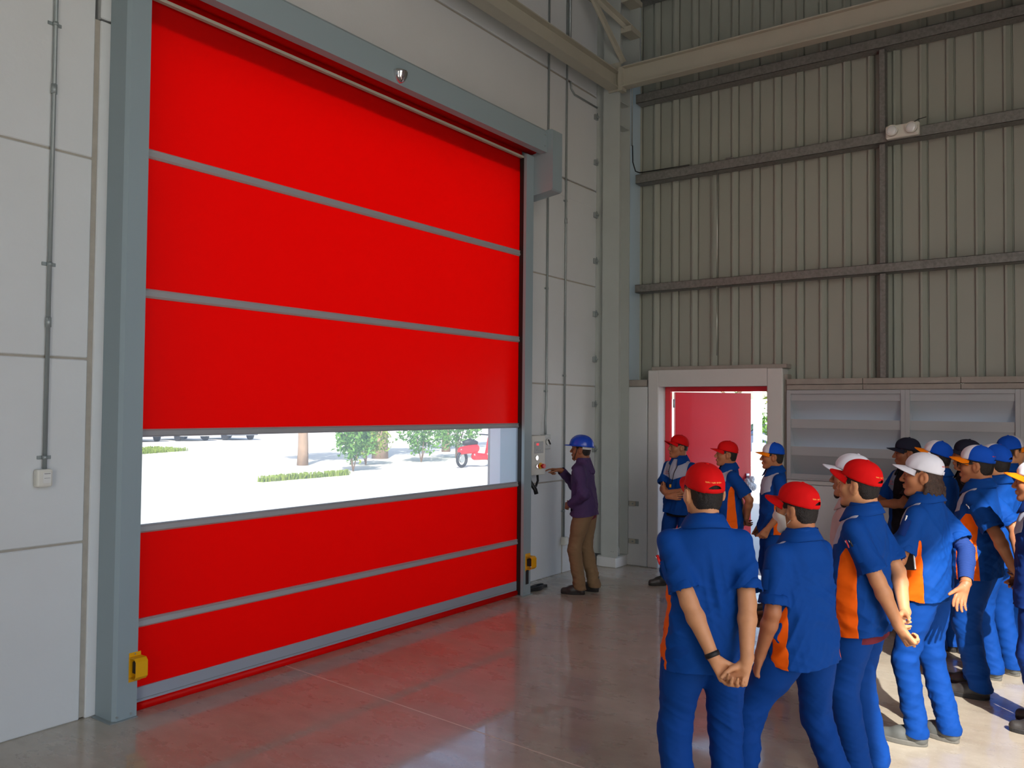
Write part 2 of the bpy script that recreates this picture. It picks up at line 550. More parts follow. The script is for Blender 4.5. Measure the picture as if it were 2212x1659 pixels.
def guide(x0, x1, name='side_guide'):
    root = empty(name, (x0, 5.1, 0), parent=d1)
    y0 = 5.10
    ch = 0.03
    if x0 < 5:
        poly = [(x0, y0 + ch, 0), (x0 + ch, y0, 0), (x1, y0, 0), (x1, 5.185, 0), (x1 - 0.05, 5.185, 0), (x1 - 0.05, 5.215, 0), (x1, 5.215, 0), (x1, 5.33, 0), (x0, 5.33, 0)]
    else:
        poly = [(x1, y0 + 0.01, 0), (x1 - 0.01, y0, 0), (x0, y0, 0), (x0, 5.175, 0), (x0 + 0.06, 5.175, 0), (x0 + 0.06, 5.225, 0), (x0, 5.225, 0), (x0, 5.46, 0), (x1, 5.46, 0)]
    g_ = MB().prism(poly, (0, 0, 0), (0, 0, 4.72))
    o = g_.build('guide_profile', M_guide, root)
    return root
# make the two guides plain meshes with their own small parts
def guide_mesh(poly, label):
    o = MB().prism(poly, (0, 0, 0), (0, 0, 4.735)).build('side_guide', M_guide, d1)
    o['label'] = label
    return o
gl = guide_mesh([(2.832, 5.125, 0.006), (2.852, 5.10, 0.006), (2.985, 5.10, 0.006), (2.985, 5.185, 0.006), (2.945, 5.185, 0.006), (2.945, 5.215, 0.006), (2.985, 5.215, 0.006), (2.985, 5.322, 0.006), (2.832, 5.322, 0.006)],
                'blue grey door guide post nearer the camera')
gr = guide_mesh([(7.442, 5.105, 0.006), (7.437, 5.10, 0.006), (7.30, 5.10, 0.006), (7.30, 5.135, 0.006), (7.365, 5.16, 0.006), (7.365, 5.23, 0.006), (7.345, 5.24, 0.006), (7.345, 5.452, 0.006), (7.442, 5.452, 0.006)],
                'narrow blue grey door guide post by the control panel')
MB().box(7.303, 7.366, 5.136, 5.19, 0.01, 4.70).build('brush_seal', M_black, gr)
MB().box(2.946, 2.984, 5.188, 5.213, 0.01, 4.70).build('brush_seal', M_black, gl)
for gx, par in ((2.90, gl), (7.37, gr)):
    MB().box(gx - 0.10, gx + 0.085, 5.085, 5.31, 0.0, 0.006).build('base_plate', M_galv, par)
    for dx in (-0.045, 0.045):
        MB().cyl((gx + dx, 5.096, 0.03), (gx + dx, 5.105, 0.03), 0.008, 8).build('bolt', M_galv, par)
# header box over the curtain
HX0, HX1, HY, HZ0, HZ1 = 2.832, 7.44, 4.935, 4.752, 5.012
hd = MB().prism([(HX0, HY, HZ0 + 0.004), (HX0, HY, HZ1 - 0.03), (HX0, HY + 0.03, HZ1), (HX0, 5.325, HZ1 + 0.02), (HX0, 5.325, HZ0 + 0.1), (HX0, 5.315, HZ0 + 0.1), (HX0, 5.315, HZ1), (HX0, HY + 0.035, HZ1 - 0.012), (HX0, HY + 0.012, HZ1 - 0.035), (HX0, HY + 0.012, HZ0 + 0.012), (HX0, HY + 0.085, HZ0 + 0.012), (HX0, HY + 0.085, HZ0 + 0.002)], (HX0, 0, 0), (HX1, 0, 0)).build('header_housing', M_guide, d1)
MB().box(HX0 - 0.004, HX0, HY, 5.32, HZ0 - 0.05, HZ1).build('end_plate', M_guide, hd)
for z in (4.82, 4.94):
    MB().cyl((7.405, HY - 0.006, z), (7.405, HY + 0.002, z), 0.008, 8).build('screw', M_galv, hd)
MB().tube([(HX0 + 0.02, 5.115, 4.872), (HX1 - 0.01, 5.115, 4.872)], 0.112, 20).build('curtain_roll', M_curtain, d1)
MB().box(HX0 + 0.02, 7.44, 5.145, 5.18, 4.70, 4.722).build('header_lip', M_steel, d1)
MB().box(2.99, 7.34, 5.228, 5.238, 4.545, 4.96).build('back_plate', M_guide, d1)  # added plate, unseen behind the curtain; blocks backlight to darken its top band
# motor box at the end of the header
mo = MB()
mo.prism([(7.445, 4.88, 4.345), (7.445, 4.862, 4.36), (7.445, 4.862, 4.995), (7.445, 4.875, 5.005), (7.445, 5.44, 5.005), (7.445, 5.44, 4.30), (7.445, 5.22, 4.30)], (0, 0, 0), (0.187, 0, 0))
mo.build('motor_housing', M_guide, d1)

# chrome dome sensor on the header
ms = MB()
c0 = Vector((5.15, HY, 4.868))
rings = []
NR, NA = 14, 22
for i in range(NR + 1):
    t = i / NR
    ring = []
    for k in range(NA + 1):
        a = math.pi * k / NA           # half ring around the dome's front
        w = 0.074 * max(0, 1 - t ** 2.4) ** 0.62
        d = 0.070 * max(0, 1 - t ** 2.0) ** 0.6
        ring.append(ms.bm.verts.new((c0.x - math.cos(a) * w, c0.y - math.sin(a) * d, c0.z - t * 0.102)))
    rings.append(ring)
for i in range(NR):
    for k in range(NA):
        f = ms.bm.faces.new((rings[i][k], rings[i][k + 1], rings[i + 1][k + 1], rings[i + 1][k])); f.smooth = True
ms.bm.faces.new(rings[0])
bmesh.ops.remove_doubles(ms.bm, verts=ms.bm.verts[:], dist=0.0005)
ms.build('motion_sensor', M_chrome, label='small chrome shield-shaped dome on the door header', cat='sensor', origin=c0)

# yellow safety sensor guards at the feet of the guides
def sensor_guard(x0, x1, z0, z1, y1, label, facing):
    r = empty('sensor_guard', ((x0 + x1) / 2, y1, z0), label=label, cat='sensor guard', group='yellow sensor guards on the door guides')
    d = 0.085
    if facing == 'front':
        MB().box(x0, x1, y1 - 0.004, y1 - 0.0005, z0 - 0.025, z1 + 0.025, 0.001).build('back_plate', M_yellow, r)
        poly = [(x0, y1 - 0.004, z1), (x0, y1 - d + 0.02, z1), (x0, y1 - d, z1 - 0.02), (x0, y1 - d, z0 + 0.02), (x0, y1 - d + 0.02, z0), (x0, y1 - 0.004, z0),
                (x0, y1 - 0.004, z0 + 0.005), (x0, y1 - d + 0.022, z0 + 0.005), (x0, y1 - d + 0.005, z0 + 0.022), (x0, y1 - d + 0.005, z1 - 0.022), (x0, y1 - d + 0.022, z1 - 0.005), (x0, y1 - 0.004, z1 - 0.005)]
        MB().prism(poly, (0, 0, 0), (x1 - x0, 0, 0)).build('bent_cover', M_yellow, r)
        MB().box(x0 + 0.02, x1 - 0.02, y1 - 0.055, y1 - 0.006, z0 + 0.03, z1 - 0.03, 0.004).build('photocell', M_black, r)
        MB().cyl(((x0 + x1) / 2, y1 - 0.007, z1 + 0.014), ((x0 + x1) / 2, y1 - 0.004, z1 + 0.014), 0.005, 8).build('screw', M_galv, r)
    return r
sensor_guard(2.925, 3.005, 0.255, 0.39, 5.10, 'yellow sensor guard on the guide post nearer the camera', 'front')
sensor_guard(7.335, 7.425, 0.285, 0.42, 5.10, 'yellow sensor guard on the far guide post beside the technician', 'front')
MB().box(7.345, 7.395, 5.094, 5.0995, 0.12, 0.27, 0.001).build('cover_strip', M_black, gr)

# black rubber offcuts on the floor beside the far guide
rs = MB()
def wavy(z, y, x0=7.46, x1=7.85, h=0.028, ph=0.0):
    n = 14
    pts = []
    for i in range(n + 1):
        x = x0 + (x1 - x0) * i / n
        pts.append((x, y + 0.02 * math.sin(i * 0.6 + ph), z + 0.006 * (1 - math.cos(i * 0.45 + ph))))
    return pts
for k, (y, ph) in enumerate(((5.16, 0.3), (5.23, 1.2))):
    m = MB()
    p = wavy(0.0, y, ph=ph)
    for i in range(len(p) - 1):
        a, b = Vector(p[i]), Vector(p[i + 1])
        vsx = []
        for q in (a, b):
            vsx.append([m.bm.verts.new((q.x, q.y - 0.02, max(0.001, q.z * .3))), m.bm.verts.new((q.x, q.y + 0.02, max(0.001, q.z * .3))), m.bm.verts.new((q.x, q.y + 0.018, q.z + 0.03)), m.bm.verts.new((q.x, q.y - 0.018, q.z + 0.03))])
        for j in range(4):
            m.bm.faces.new((vsx[0][j], vsx[0][(j + 1) % 4], vsx[1][(j + 1) % 4], vsx[1][j]))
        if i == 0: m.bm.faces.new(vsx[0])
        if i == len(p) - 2: m.bm.faces.new(vsx[1])
    bmesh.ops.remove_doubles(m.bm, verts=m.bm.verts[:], dist=0.0003)
    m.build('rubber_strip', M_black, label=('black rubber strip on the floor in front of its twin by the far guide' if k == 0 else 'black rubber strip lying closest to the wall by the far guide'),
            cat='rubber strip', group='black rubber offcuts on the floor', origin=(7.46, y, 0))

# =================================================================== red steel door
M_reveal = M_frame
d2 = empty('door_2', kind='structure', label='red steel door standing ajar in a white concrete surround')
DX = X_END - 0.02
MB().box(DX, DX + 0.22, 4.654, 4.80, 0, 2.49, 0.01).build('jamb', M_frame, d2)
MB().box(DX, DX + 0.22, 3.09, 3.272, 0, 2.49, 0.01).build('jamb', M_frame, d2)
MB().box(DX, DX + 0.22, 3.272, 4.654, 2.285, 2.49, 0.0).build('lintel', M_frame, d2)
MB().box(DX + 0.02, DX + 0.2, 3.05, 4.76, 2.49, 2.535, 0.004).build('concrete_cap', M_concband, d2)
MB().box(DX + 0.05, DX + 0.2, 3.048, 3.088, 0, 2.42, 0.004).build('rough_mortar_edge', M_concband, d2)
# red frame, set at the outer face of the reveal
FX = DX + 0.2
MB().box(FX, FX + 0.06, 4.585, 4.654, 0, 2.285, 0.004).build('door_frame', M_reddoor, d2)
MB().box(FX, FX + 0.06, 3.272, 3.30, 0, 2.285, 0.004).build('door_frame', M_reddoor, d2)
MB().box(FX, FX + 0.06, 3.30, 4.585, 2.225, 2.285, 0.004).build('door_frame', M_reddoor, d2)
# leaf hinged on the left and pushed outwards
LA = math.radians(52)
hx, hy = FX + 0.07, 4.545
ld = Vector((math.sin(LA), -math.cos(LA), 0))
ln = Vector((math.cos(LA), math.sin(LA), 0))
LW = 1.1
c = Vector((hx, hy, 1.115)) + ld * (LW / 2) + ln * 0.022
leaf = MB().obox(c, ld, ln, (0, 0, 1), LW, 0.044, 2.21, 0.004).build('door_leaf', M_reddoor, d2)
for z in (0.3, 1.15, 2.02):
    MB().cyl((hx - 0.012, hy + 0.015, z), (hx - 0.012, hy + 0.015, z + 0.11), 0.012, 8).build('hinge', M_galv, d2)
hp = Vector((hx, hy, 1.02)) + ld * (LW - 0.06)
M_wrap = mat('crinkled_plastic_wrap', srgb(226, 226, 230), rough=0.15, spec=0.8, bump=1.0, bscale=60)
mm = MB()
mm.box(0, 0, 0, 0, 0, 0) if False else None
mm.obox(hp - ln * 0.012 + Vector((0, 0, 0.02)), ld, ln, (0, 0, 1), 0.05, 0.02, 0.26, 0.004)
mm.build('lock_plate', M_chrome, d2)
mw = MB()
for i, (dx_, dz_, r_) in enumerate(((0.0, 0.0, 0.055), (0.03, 0.07, 0.045), (-0.02, -0.06, 0.05), (0.05, -0.02, 0.05), (-0.04, 0.05, 0.04))):
    q = hp - ln * 0.06 + ld * dx_ + Vector((0, 0, dz_))
    mw.sphere(q, r_, r_ * 0.9, r_ * 1.1, 10, 7)
rnd = random.Random(5)
for v in mw.bm.verts: v.co += Vector((rnd.uniform(-1, 1), rnd.uniform(-1, 1), rnd.uniform(-1, 1))) * 0.008
for f in mw.bm.faces: f.smooth = False
mw.build('wrapped_handle', M_wrap, d2)['label'] = 'door handle still wrapped in crinkled plastic'
mr = MB()
mr.sphere(hp - ln * 0.05 - ld * 0.045 + Vector((0, 0, 0.02)), 0.03, 0.03, 0.07, 10, 8)
mr.build('handle_tag', M_reddoor, d2)

# =================================================================== louvered window
w1 = empty('window_1', kind='structure', label='grey louvered opening of wide angled blades in two bays')
def louver_frame(y0, y1, z0, z1, w=0.045):
    x0, x1 = X_END - 0.03, X_END + 0.17
    MB().box(x0, x1, y0, y0 + w, z0, z1, 0.003).build('frame', M_louver, w1)
    MB().box(x0, x1, y1 - w, y1, z0, z1, 0.003).build('frame', M_louver, w1)
    MB().box(x0, x1, y0 + w, y1 - w, z1 - w, z1, 0.003).build('frame', M_louver, w1)
    MB().box(x0, x1, y0 + w, y1 - w, z0, z0 + 0.02, 0.003).build('frame', M_louver, w1)
    P = 0.31
    z = z1 - w
    k = 0
    while z > z0 + 0.02:
        # vertical lip, then the blade falling away to the outside
        lip_t, lip_b = z, max(z0 + 0.02, z - (0.10 if k else 0.075))
        MB().box(x0 + 0.022, x0 + 0.028, y0 + w, y1 - w, lip_b, lip_t).build('louver_lip', M_louver, w1)
        bz = lip_b - 0.235
        MB().prism([(x0 + 0.028, y0 + w, lip_b + 0.004), (x0 + 0.175, y0 + w, bz), (x0 + 0.181, y0 + w, bz + 0.004), (x0 + 0.028, y0 + w, lip_b + 0.012)], (0, y0, 0), (0, y1 - 2 * w, 0)).build('louver_blade', M_louver, w1)
        z = lip_b - (P - 0.10)
        k += 1
LZ0, LZ1 = 1.216, 2.232
ly = [3.04, 1.79, 0.745, -0.30, -1.35, -2.4]
for i in range(len(ly) - 1):
    louver_frame(ly[i + 1], ly[i], LZ0, LZ1)

# =================================================================== steelwork
def ibeam(axis, a, b, depth, width, tf, tw, up=(0, 0, 1)):
    """I section between two points; returns an MB"""
    a, b = Vector(a), Vector(b)
    d = (b - a).normalized()
    u = Vector(up)
    s = d.cross(u).normalized()
    L = (b - a).length
    c_ = (a + b) / 2
    m = MB()
    m.obox(c_, d, s, u, L, tw, depth - 2 * tf)
    m.obox(c_ + u * (depth - tf) / 2, d, s, u, L, width, tf)
    m.obox(c_ - u * (depth - tf) / 2, d, s, u, L, width, tf)
    return m
# corner column: H section standing on a white plinth
co = empty('steel_column', (9.46, 5.19, 0), label='tall grey H-section steel column in the corner on a white plinth', cat='column')
MB().box(9.293, 9.60, 5.078, 5.36, 0, 0.125, 0.008).build('plinth', M_wall, co)
MB().box(9.305, 9.60, 5.082, 5.35, 0.125, 0.14).build('base_plate', M_column, co)
MB().box(9.32, 9.335, 5.07, 5.31, 0.14, Z_ROOF - 0.02).build('flange', M_column, co)
MB().box(9.59, 9.605, 5.07, 5.31, 0.14, Z_ROOF - 0.02).build('flange', M_column, co)
MB().box(9.335, 9.59, 5.185, 5.197, 0.14, Z_ROOF - 0.02).build('web', M_column, co)
for z in (5.62, 5.93, 6.36):
    MB().box(9.335, 9.59, 5.078, 5.185, z, z + 0.012).build('stiffener', M_column, co)
m = MB()
m.prism([(9.42, 5.10, 0.14), (9.42, 5.185, 0.14), (9.42, 5.185, 0.27), (9.42, 5.15, 0.27), (9.42, 5.115, 0.25), (9.42, 5.10, 0.22)], (0, 0, 0), (0.012, 0, 0))
m.build('gusset', M_column, co)
for y in (5.13, 5.16):
    MB().cyl((9.314, y, 0.2), (9.322, y, 0.2), 0.006, 8).build('bolt', M_galv, co)
# back plate strip between column and panel wall
MB().box(9.40, 9.46, 5.30, 5.455, 0.14, Z_ROOF - 0.02).build('cleat_strip', M_column, co)

# beam along the door wall, just above the lintel
bl = ibeam('x', (X_BACK + 0.2, 5.14, 6.185), (9.30, 5.14, 6.185), 0.22, 0.16, 0.014, 0.012)
bl.build('steel_beam', M_steel, label='cream steel beam running along the wall above the red door', cat='beam', group='cream steel beams meeting at the corner column')
MB().box(9.30, 9.315, 5.055, 5.225, 6.05, 6.42).build('beam_end_plate', M_steel, co)
br = MB()
br.box(9.30, 9.312, -2.3, 5.0, 6.085, 6.315)
br.box(9.24, 9.372, -2.3, 5.0, 6.315, 6.329)
br.box(9.24, 9.372, -2.3, 5.0, 6.071, 6.085)
# taller cover face, as the deep cream face seen from below
br.build('steel_beam', M_steel, label='cream steel beam crossing in front of the ribbed end wall', cat='beam', group='cream steel beams meeting at the corner column')
MB().box(9.25, 9.36, 5.0, 5.065, 6.03, 6.33).build('beam_seat', M_steel, co)
# bracing by the column head
def brace(a, b, w, label, t=0.008, grp='bracing at the column head'):
    a, b = Vector(a), Vector(b)
    d = (b - a).normalized()
    s = d.cross(Vector((0, 0, 1))).normalized()
    u = s.cross(d)
    m = MB()
    c_ = (a + b) / 2
    L = (b - a).length
    m.obox(c_ + s * 0, d, s, u, L, t, w)
    m.obox(c_ + u * (w / 2) + s * (w / 2), d, s, u, L, w, t)
    o = m.build('angle_brace', M_steel, co)
    o['label'] = label
    return o
brace((8.75, 5.22, 7.15), (9.36, 5.06, 6.42), 0.05, 'lower diagonal angle brace from the column head up to the wall')
brace((8.72, 5.25, 7.18), (9.44, 4.98, 6.83), 0.07, 'upper diagonal angle strut ending on the short bracket of the column')
MB().box(9.33, 9.60, 4.92, 5.07, 6.80, 6.875, 0.003).build('bracket_arm', M_steel, co)
MB().box(9.33, 9.60, 4.90, 5.07, 7.2, 7.26, 0.003).build('bracket_arm', M_steel, co)
MB().box(9.585, 9.60, 4.93, 5.07, 6.33, Z_ROOF - 0.02).build('upper_plate', M_column, co)

# girts and post of the end wall
def girt(z0, z1, label):
    r = MB()
    x0, x1 = X_END + 0.0, X_END + 0.165
    r.box(x0, x0 + 0.004, -2.35, 5.0, z0, z1)
    r.box(x0, x1, -2.35, 5.0, z1 - 0.004, z1)
    r.box(x0, x1, -2.35, 5.0, z0, z0 + 0.004)
    return r.build('wall_girt', M_galvdark, label=label, cat='girt', group='dark steel girts of the end wall')
girt(3.50, 3.60, 'lowest dark steel girt across the ribbed wall')
girt(4.915, 5.03, 'middle dark steel girt that carries the twin-lamp emergency light')
girt(5.965, 6.08, 'dark steel girt right behind the crossing cream beam')
girt(7.3, 7.41, 'topmost dark steel girt under the roof')
pp = empty('wall_post', (X_END + 0.06, 2.02, 2.36), label='dark upright steel post between the girts of the ribbed wall', cat='post')
for z0, z1 in ((2.362, 3.495), (3.605, 4.91), (5.035, 5.96)):
    MB().box(X_END + 0.03, X_END + 0.16, 1.99, 2.05, z0, z1, 0.003).build('post_section', M_galvdark, pp)
MB().tube([(X_END + 0.05, 3.91, 2.66), (X_END + 0.05, 3.91, 3.50)], 0.008, 8).tube([(X_END + 0.05, 3.91, 3.6), (X_END + 0.05, 3.91, 4.915)], 0.008, 8).tube([(X_END + 0.05, 3.91, 3.48), (X_END + 0.05, 3.91, 3.62)], 0.012, 8).build('sag_rod', mat('zinc_rod', srgb(196, 200, 190), rough=0.3, metal=0.7), label='thin bright tie rod hanging between the girts above the red door', cat='rod', origin=(X_END + 0.05, 3.91, 2.66))

# emergency twin light
el = empty('emergency_light', (X_END - 0.05, 1.80, 4.93), label='white twin-lamp emergency light on the middle girt', cat='emergency light')
MB().box(X_END - 0.075, X_END - 0.002, 1.635, 1.965, 4.925, 5.065, 0.012).build('housing', M_plastic, el)
M_lens = mat('clear_lens', srgb(235, 238, 238), rough=0.08, spec=0.9)
for y in (1.895, 1.705):
    m = MB()
    m.tube([(X_END - 0.075, y, 5.0), (X_END - 0.115, y, 5.0)], 0.058, 18)
    lm = m.build('lamp_head', M_plastic, el)
    m = MB(); m.sphere((X_END - 0.113, y, 4.998), 0.02, 0.05, 0.05, 16, 10); m.build('lens', M_lens, lm)
m = MB(); m.tube([(X_END - 0.02, 1.72, 5.065), (X_END - 0.01, 1.66, 5.10), (X_END + 0.02, 1.58, 5.12)], 0.004, 6); m.build('lead_wire', M_cable, el)
MB().box(X_END + 0.0, X_END + 0.06, 3.70, 3.79, 5.031, 5.05, 0.004).build('cable_clip', M_galvdark, label='small clip lying on the middle girt left of the post', cat='clip', origin=(X_END, 3.745, 5.03))
m = MB(); m.tube([(9.61, 5.04, 5.42), (9.60, 5.03, 5.2), (9.60, 4.99, 5.075), (9.60, 4.93, 5.045), (9.605, 4.6, 5.04), (9.61, 4.25, 5.037)], 0.008, 8)
m.build('black_cable', M_cable, label='black cable bending down onto the middle girt beside the column', cat='cable', origin=(9.6, 4.93, 5.045))
m = MB(); m.tube([(9.612, 5.05, 5.42), (9.612, 5.05, 8.3)], 0.012, 8)
m.build('conduit', M_galv, label='steel conduit rising beside the corner column above the black cable', cat='conduit', group='steel conduits on the walls', origin=(9.612, 5.05, 5.42))

# conduits on the door wall
def conduit(x, y, z0, z1, label, clamps, r=0.0125, bend=None, couple=()):
    e = empty('conduit', (x, y, z0), label=label, cat='conduit', group='steel conduits on the walls')
    pts = [(x, y, z1)] + (bend or []) + [(x if not bend else bend[-1][0], y if not bend else bend[-1][1], z0)]
    MB().tube(pts, r, 12).build('pipe', M_galv, e)
    for z in clamps:
        MB().box(x - 0.042, x + 0.042, y + r - 0.002, y + r + 0.004, z - 0.011, z + 0.011, 0.002).tube([(x, y, z - 0.011), (x, y, z + 0.011)], r + 0.004, 12).build('clamp', M_galv, e)
    for z in couple:
        MB().tube([(x, y, z - 0.03), (x, y, z + 0.03)], r + 0.005, 12).build('coupling', M_galv, e)
    return e
yc = Y_WL - 0.018
conduit(2.478, yc, 1.60, 8.3, 'steel conduit running down the wall left of the red door', (4.36, 2.86, 1.67), couple=(2.5, 3.95))
jb = empty('junction_box', (2.465, yc, 1.49), label='ivory plastic box at the foot of the conduit left of the red door', cat='outlet box')
MB().box(2.418, 2.512, Y_WL - 0.058, Y_WL - 0.0005, 1.492, 1.60, 0.012, 2).build('box_body', M_plastic, jb)
MB().box(2.452, 2.50, Y_WL - 0.0605, Y_WL - 0.058, 1.515, 1.58, 0.001).build('cover_flap', M_white, jb)
MB().box(2.458, 2.494, Y_WL - 0.0612, Y_WL - 0.0604, 1.571, 1.575).build('printed_line', M_galvdark, jb)
MB().box(2.458, 2.494, Y_WL - 0.0612, Y_WL - 0.0604, 1.545, 1.547).build('printed_line', M_galvdark, jb)
yr = Y_WR - 0.02
conduit(8.235, yr, 1.69, 4.88 + 3.4, 'steel conduit going down to the door control panel', (3.42, 2.2), bend=[(8.235, yr, 2.02), (8.225, yr, 1.95), (8.205, yr - 0.01, 1.86), (8.20, yr - 0.015, 1.80)])
conduit(8.64, yr, 0.44, 8.3, 'steel conduit between the control panel and the corner column', (4.55, 2.4, 0.75), couple=(4.3,))
conduit(8.70, yr, 6.36, 8.3, 'steel conduit beside another one above the wall beam', (), r=0.02)
m = MB(); m.tube([(8.72, yr, 6.07), (8.74, yr, 5.98), (8.82, yr, 5.93), (9.38, yr, 5.93)], 0.012, 10); m.build('conduit', M_galv, label='short bent conduit leading to the column under the beam', cat='conduit', group='steel conduits on the walls', origin=(8.8, yr, 5.93))
so = empty('wall_outlet', (8.64, yr, 0.35), label='small grey outlet box low on the wall behind the technician', cat='outlet box')
MB().box(8.60, 8.68, Y_WR - 0.06, Y_WR - 0.0005, 0.34, 0.44, 0.008).build('box_body', M_plastic, so)
MB().box(8.69, 8.74, Y_WR - 0.05, Y_WR - 0.0005, 0.34, 0.42, 0.006).build('box_body', M_white, so)
# panel fixing brackets along the wall edge by the column
for i, z in enumerate((5.80, 5.205, 4.515, 3.915, 3.225, 2.635, 2.055, 1.475, 0.785)):
    e = empty('panel_bracket', (9.41, Y_WR, z), label='small steel wall bracket beside the column, number %s from the floor' % ['nine', 'eight', 'seven', 'six', 'five', 'four', 'three', 'two', 'one'][i], cat='bracket', group='panel brackets beside the column')
    MB().box(9.33, 9.43, Y_WR - 0.03, Y_WR - 0.0005, z - 0.035, z + 0.035, 0.003).build('plate', M_galv, e)
    MB().tube([(9.38, Y_WR - 0.03, z), (9.38, Y_WR - 0.05, z)], 0.013, 8).build('bolt', M_galv, e)
    MB().box(9.36, 9.375, Y_WR - 0.036, Y_WR - 0.03, z - 0.01, z + 0.05).build('washer', M_galv, e)
for i, z in enumerate((0.79, 0.31)):
    e = empty('panel_bracket', (9.615, 5.0, z), label='steel bracket on the white slab left of the red door, %s one' % ('upper', 'lower')[i], cat='bracket', group='slab brackets left of the red door')
    MB().box(X_END - 0.006, X_END - 0.0005, 4.93, 5.11, z - 0.03, z + 0.03).build('plate', M_galv, e)
    MB().box(X_END - 0.03, X_END - 0.006, 4.97, 5.055, z - 0.03, z + 0.03, 0.003).build('angle', M_steel, e)
    MB().tube([(X_END - 0.045, 5.0, z), (X_END - 0.03, 5.0, z)], 0.01, 8).build('bolt', M_galv, e)

# =================================================================== door control panel
cp = empty('control_panel', (7.76, 5.22, 1.25), label='grey door control cabinet with display and red emergency stop', cat='control panel')
M_cab = mat('light_grey_cabinet', srgb(206, 205, 196), rough=0.42)
CXa, CXb, CYf = 7.63, 7.895, 5.225
MB().box(CXa, CXb, CYf + 0.05, Y_WR - 0.001, 1.252, 1.692, 0.006).build('cabinet_body', M_cab, cp)
cd = MB().box(CXa, CXb, CYf, CYf + 0.046, 1.252, 1.692, 0.005).build('cabinet_door', M_cab, cp)
MB().box(CXa + 0.045, CXb - 0.045, CYf - 0.004, CYf - 0.0003, 1.495, 1.625, 0.002).build('display_panel', mat('dark_glass_panel', srgb(70, 74, 82), rough=0.2), cd)
M_led = emit('red_led', srgb(255, 40, 60), 2.5)
for k, sgs in enumerate(('bc', 'abcdefg', 'abcdefg')):
    x = CXa + 0.075 + k * 0.022
    z = 1.595
    m = MB()
    seg = dict(a=(0, 0.012, 0.010, 0.0022), g=(0, 0, 0.010, 0.0022), d=(0, -0.012, 0.010, 0.0022), b=(0.006, 0.006, 0.0022, 0.010), c=(0.006, -0.006, 0.0022, 0.010), e=(-0.006, -0.006, 0.0022, 0.010), f=(-0.006, 0.006, 0.0022, 0.010))
    for s_ in sgs:
        dx, dz, w_, h_ = seg[s_]
        m.box(x + dx - w_ / 2, x + dx + w_ / 2, CYf - 0.0052, CYf - 0.0043, z + dz - h_ / 2, z + dz + h_ / 2)
    m.build('display_digit', M_led, cd)
for k in range(3):
    MB().tube([(CXa + 0.085 + k * 0.045, CYf - 0.0062, 1.525), (CXa + 0.085 + k * 0.045, CYf - 0.004, 1.525)], 0.006, 8).build('key', M_cab, cd)
MB().tube([(CXa + 0.085, CYf - 0.012, 1.445), (CXa + 0.085, CYf, 1.445)], 0.027, 16).build('push_button', M_chrome, cd)
MB().tube([(CXa + 0.085, CYf - 0.02, 1.352), (CXa + 0.085, CYf, 1.352)], 0.022, 14).build('key_switch', M_chrome, cd)
MB().tube([(CXa + 0.165, CYf - 0.012, 1.352), (CXa + 0.165, CYf, 1.352)], 0.036, 16).build('emergency_stop_collar', M_yellow, cd)
m = MB(); m.tube([(CXa + 0.165, CYf - 0.03, 1.352), (CXa + 0.165, CYf - 0.012, 1.352)], 0.014, 14); m.tube([(CXa + 0.165, CYf - 0.058, 1.352), (CXa + 0.165, CYf - 0.03, 1.352)], 0.026, 16); m.build('emergency_stop_button', mat('stop_red', srgb(206, 30, 26), rough=0.35), cd)
# isolator switch at its side, cables underneath
iso = empty('isolator_switch', (8.19, 5.38, 1.52), label='white rotary isolator switch beside the control panel', cat='switch')
MB().box(8.13, 8.255, 5.385, Y_WR - 0.001, 1.52, 1.69, 0.006).build('switch_body', mat('switch_grey', srgb(190, 194, 192), rough=0.4), iso)
MB().tube([(8.19, 5.37, 1.605), (8.19, 5.385, 1.605)], 0.04, 14).build('dial', M_white, iso)
MB().obox((8.19, 5.362, 1.605), (0.6, 0, -0.8), (0, 1, 0), (0.8, 0, 0.6), 0.07, 0.014, 0.014, 0.003).build('lever', M_black, iso)
m = MB(); m.tube([(7.70, 5.30, 1.25), (7.70, 5.29, 1.17), (7.74, 5.285, 1.12), (7.80, 5.285, 1.12), (7.845, 5.29, 1.18), (7.85, 5.30, 1.25)], 0.014, 10); m.build('cable_loop', M_cable, cp)
m = MB(); m.tube([(7.62, 5.27, 1.25), (7.60, 5.24, 1.20), (7.66, 5.2, 1.10), (7.67, 5.19, 1.05)], 0.024, 10); m.tube([(7.64, 5.3, 1.255), (7.64, 5.29, 1.18)], 0.02, 8); m.build('cable_gland', M_cable, cp)
m = MB(); m.tube([(8.15, 5.42, 1.52), (8.145, 5.42, 1.42), (8.10, 5.41, 1.34), (8.0, 5.40, 1.30), (7.90, 5.38, 1.30)], 0.009, 8); m.build('side_cable', M_cable, iso)
# =================================================================== people: tools
def A3(v): return np.array(v, dtype=np.float64)
def unit(v):
    v = A3(v)
    return v / (np.linalg.norm(v) + 1e-12)

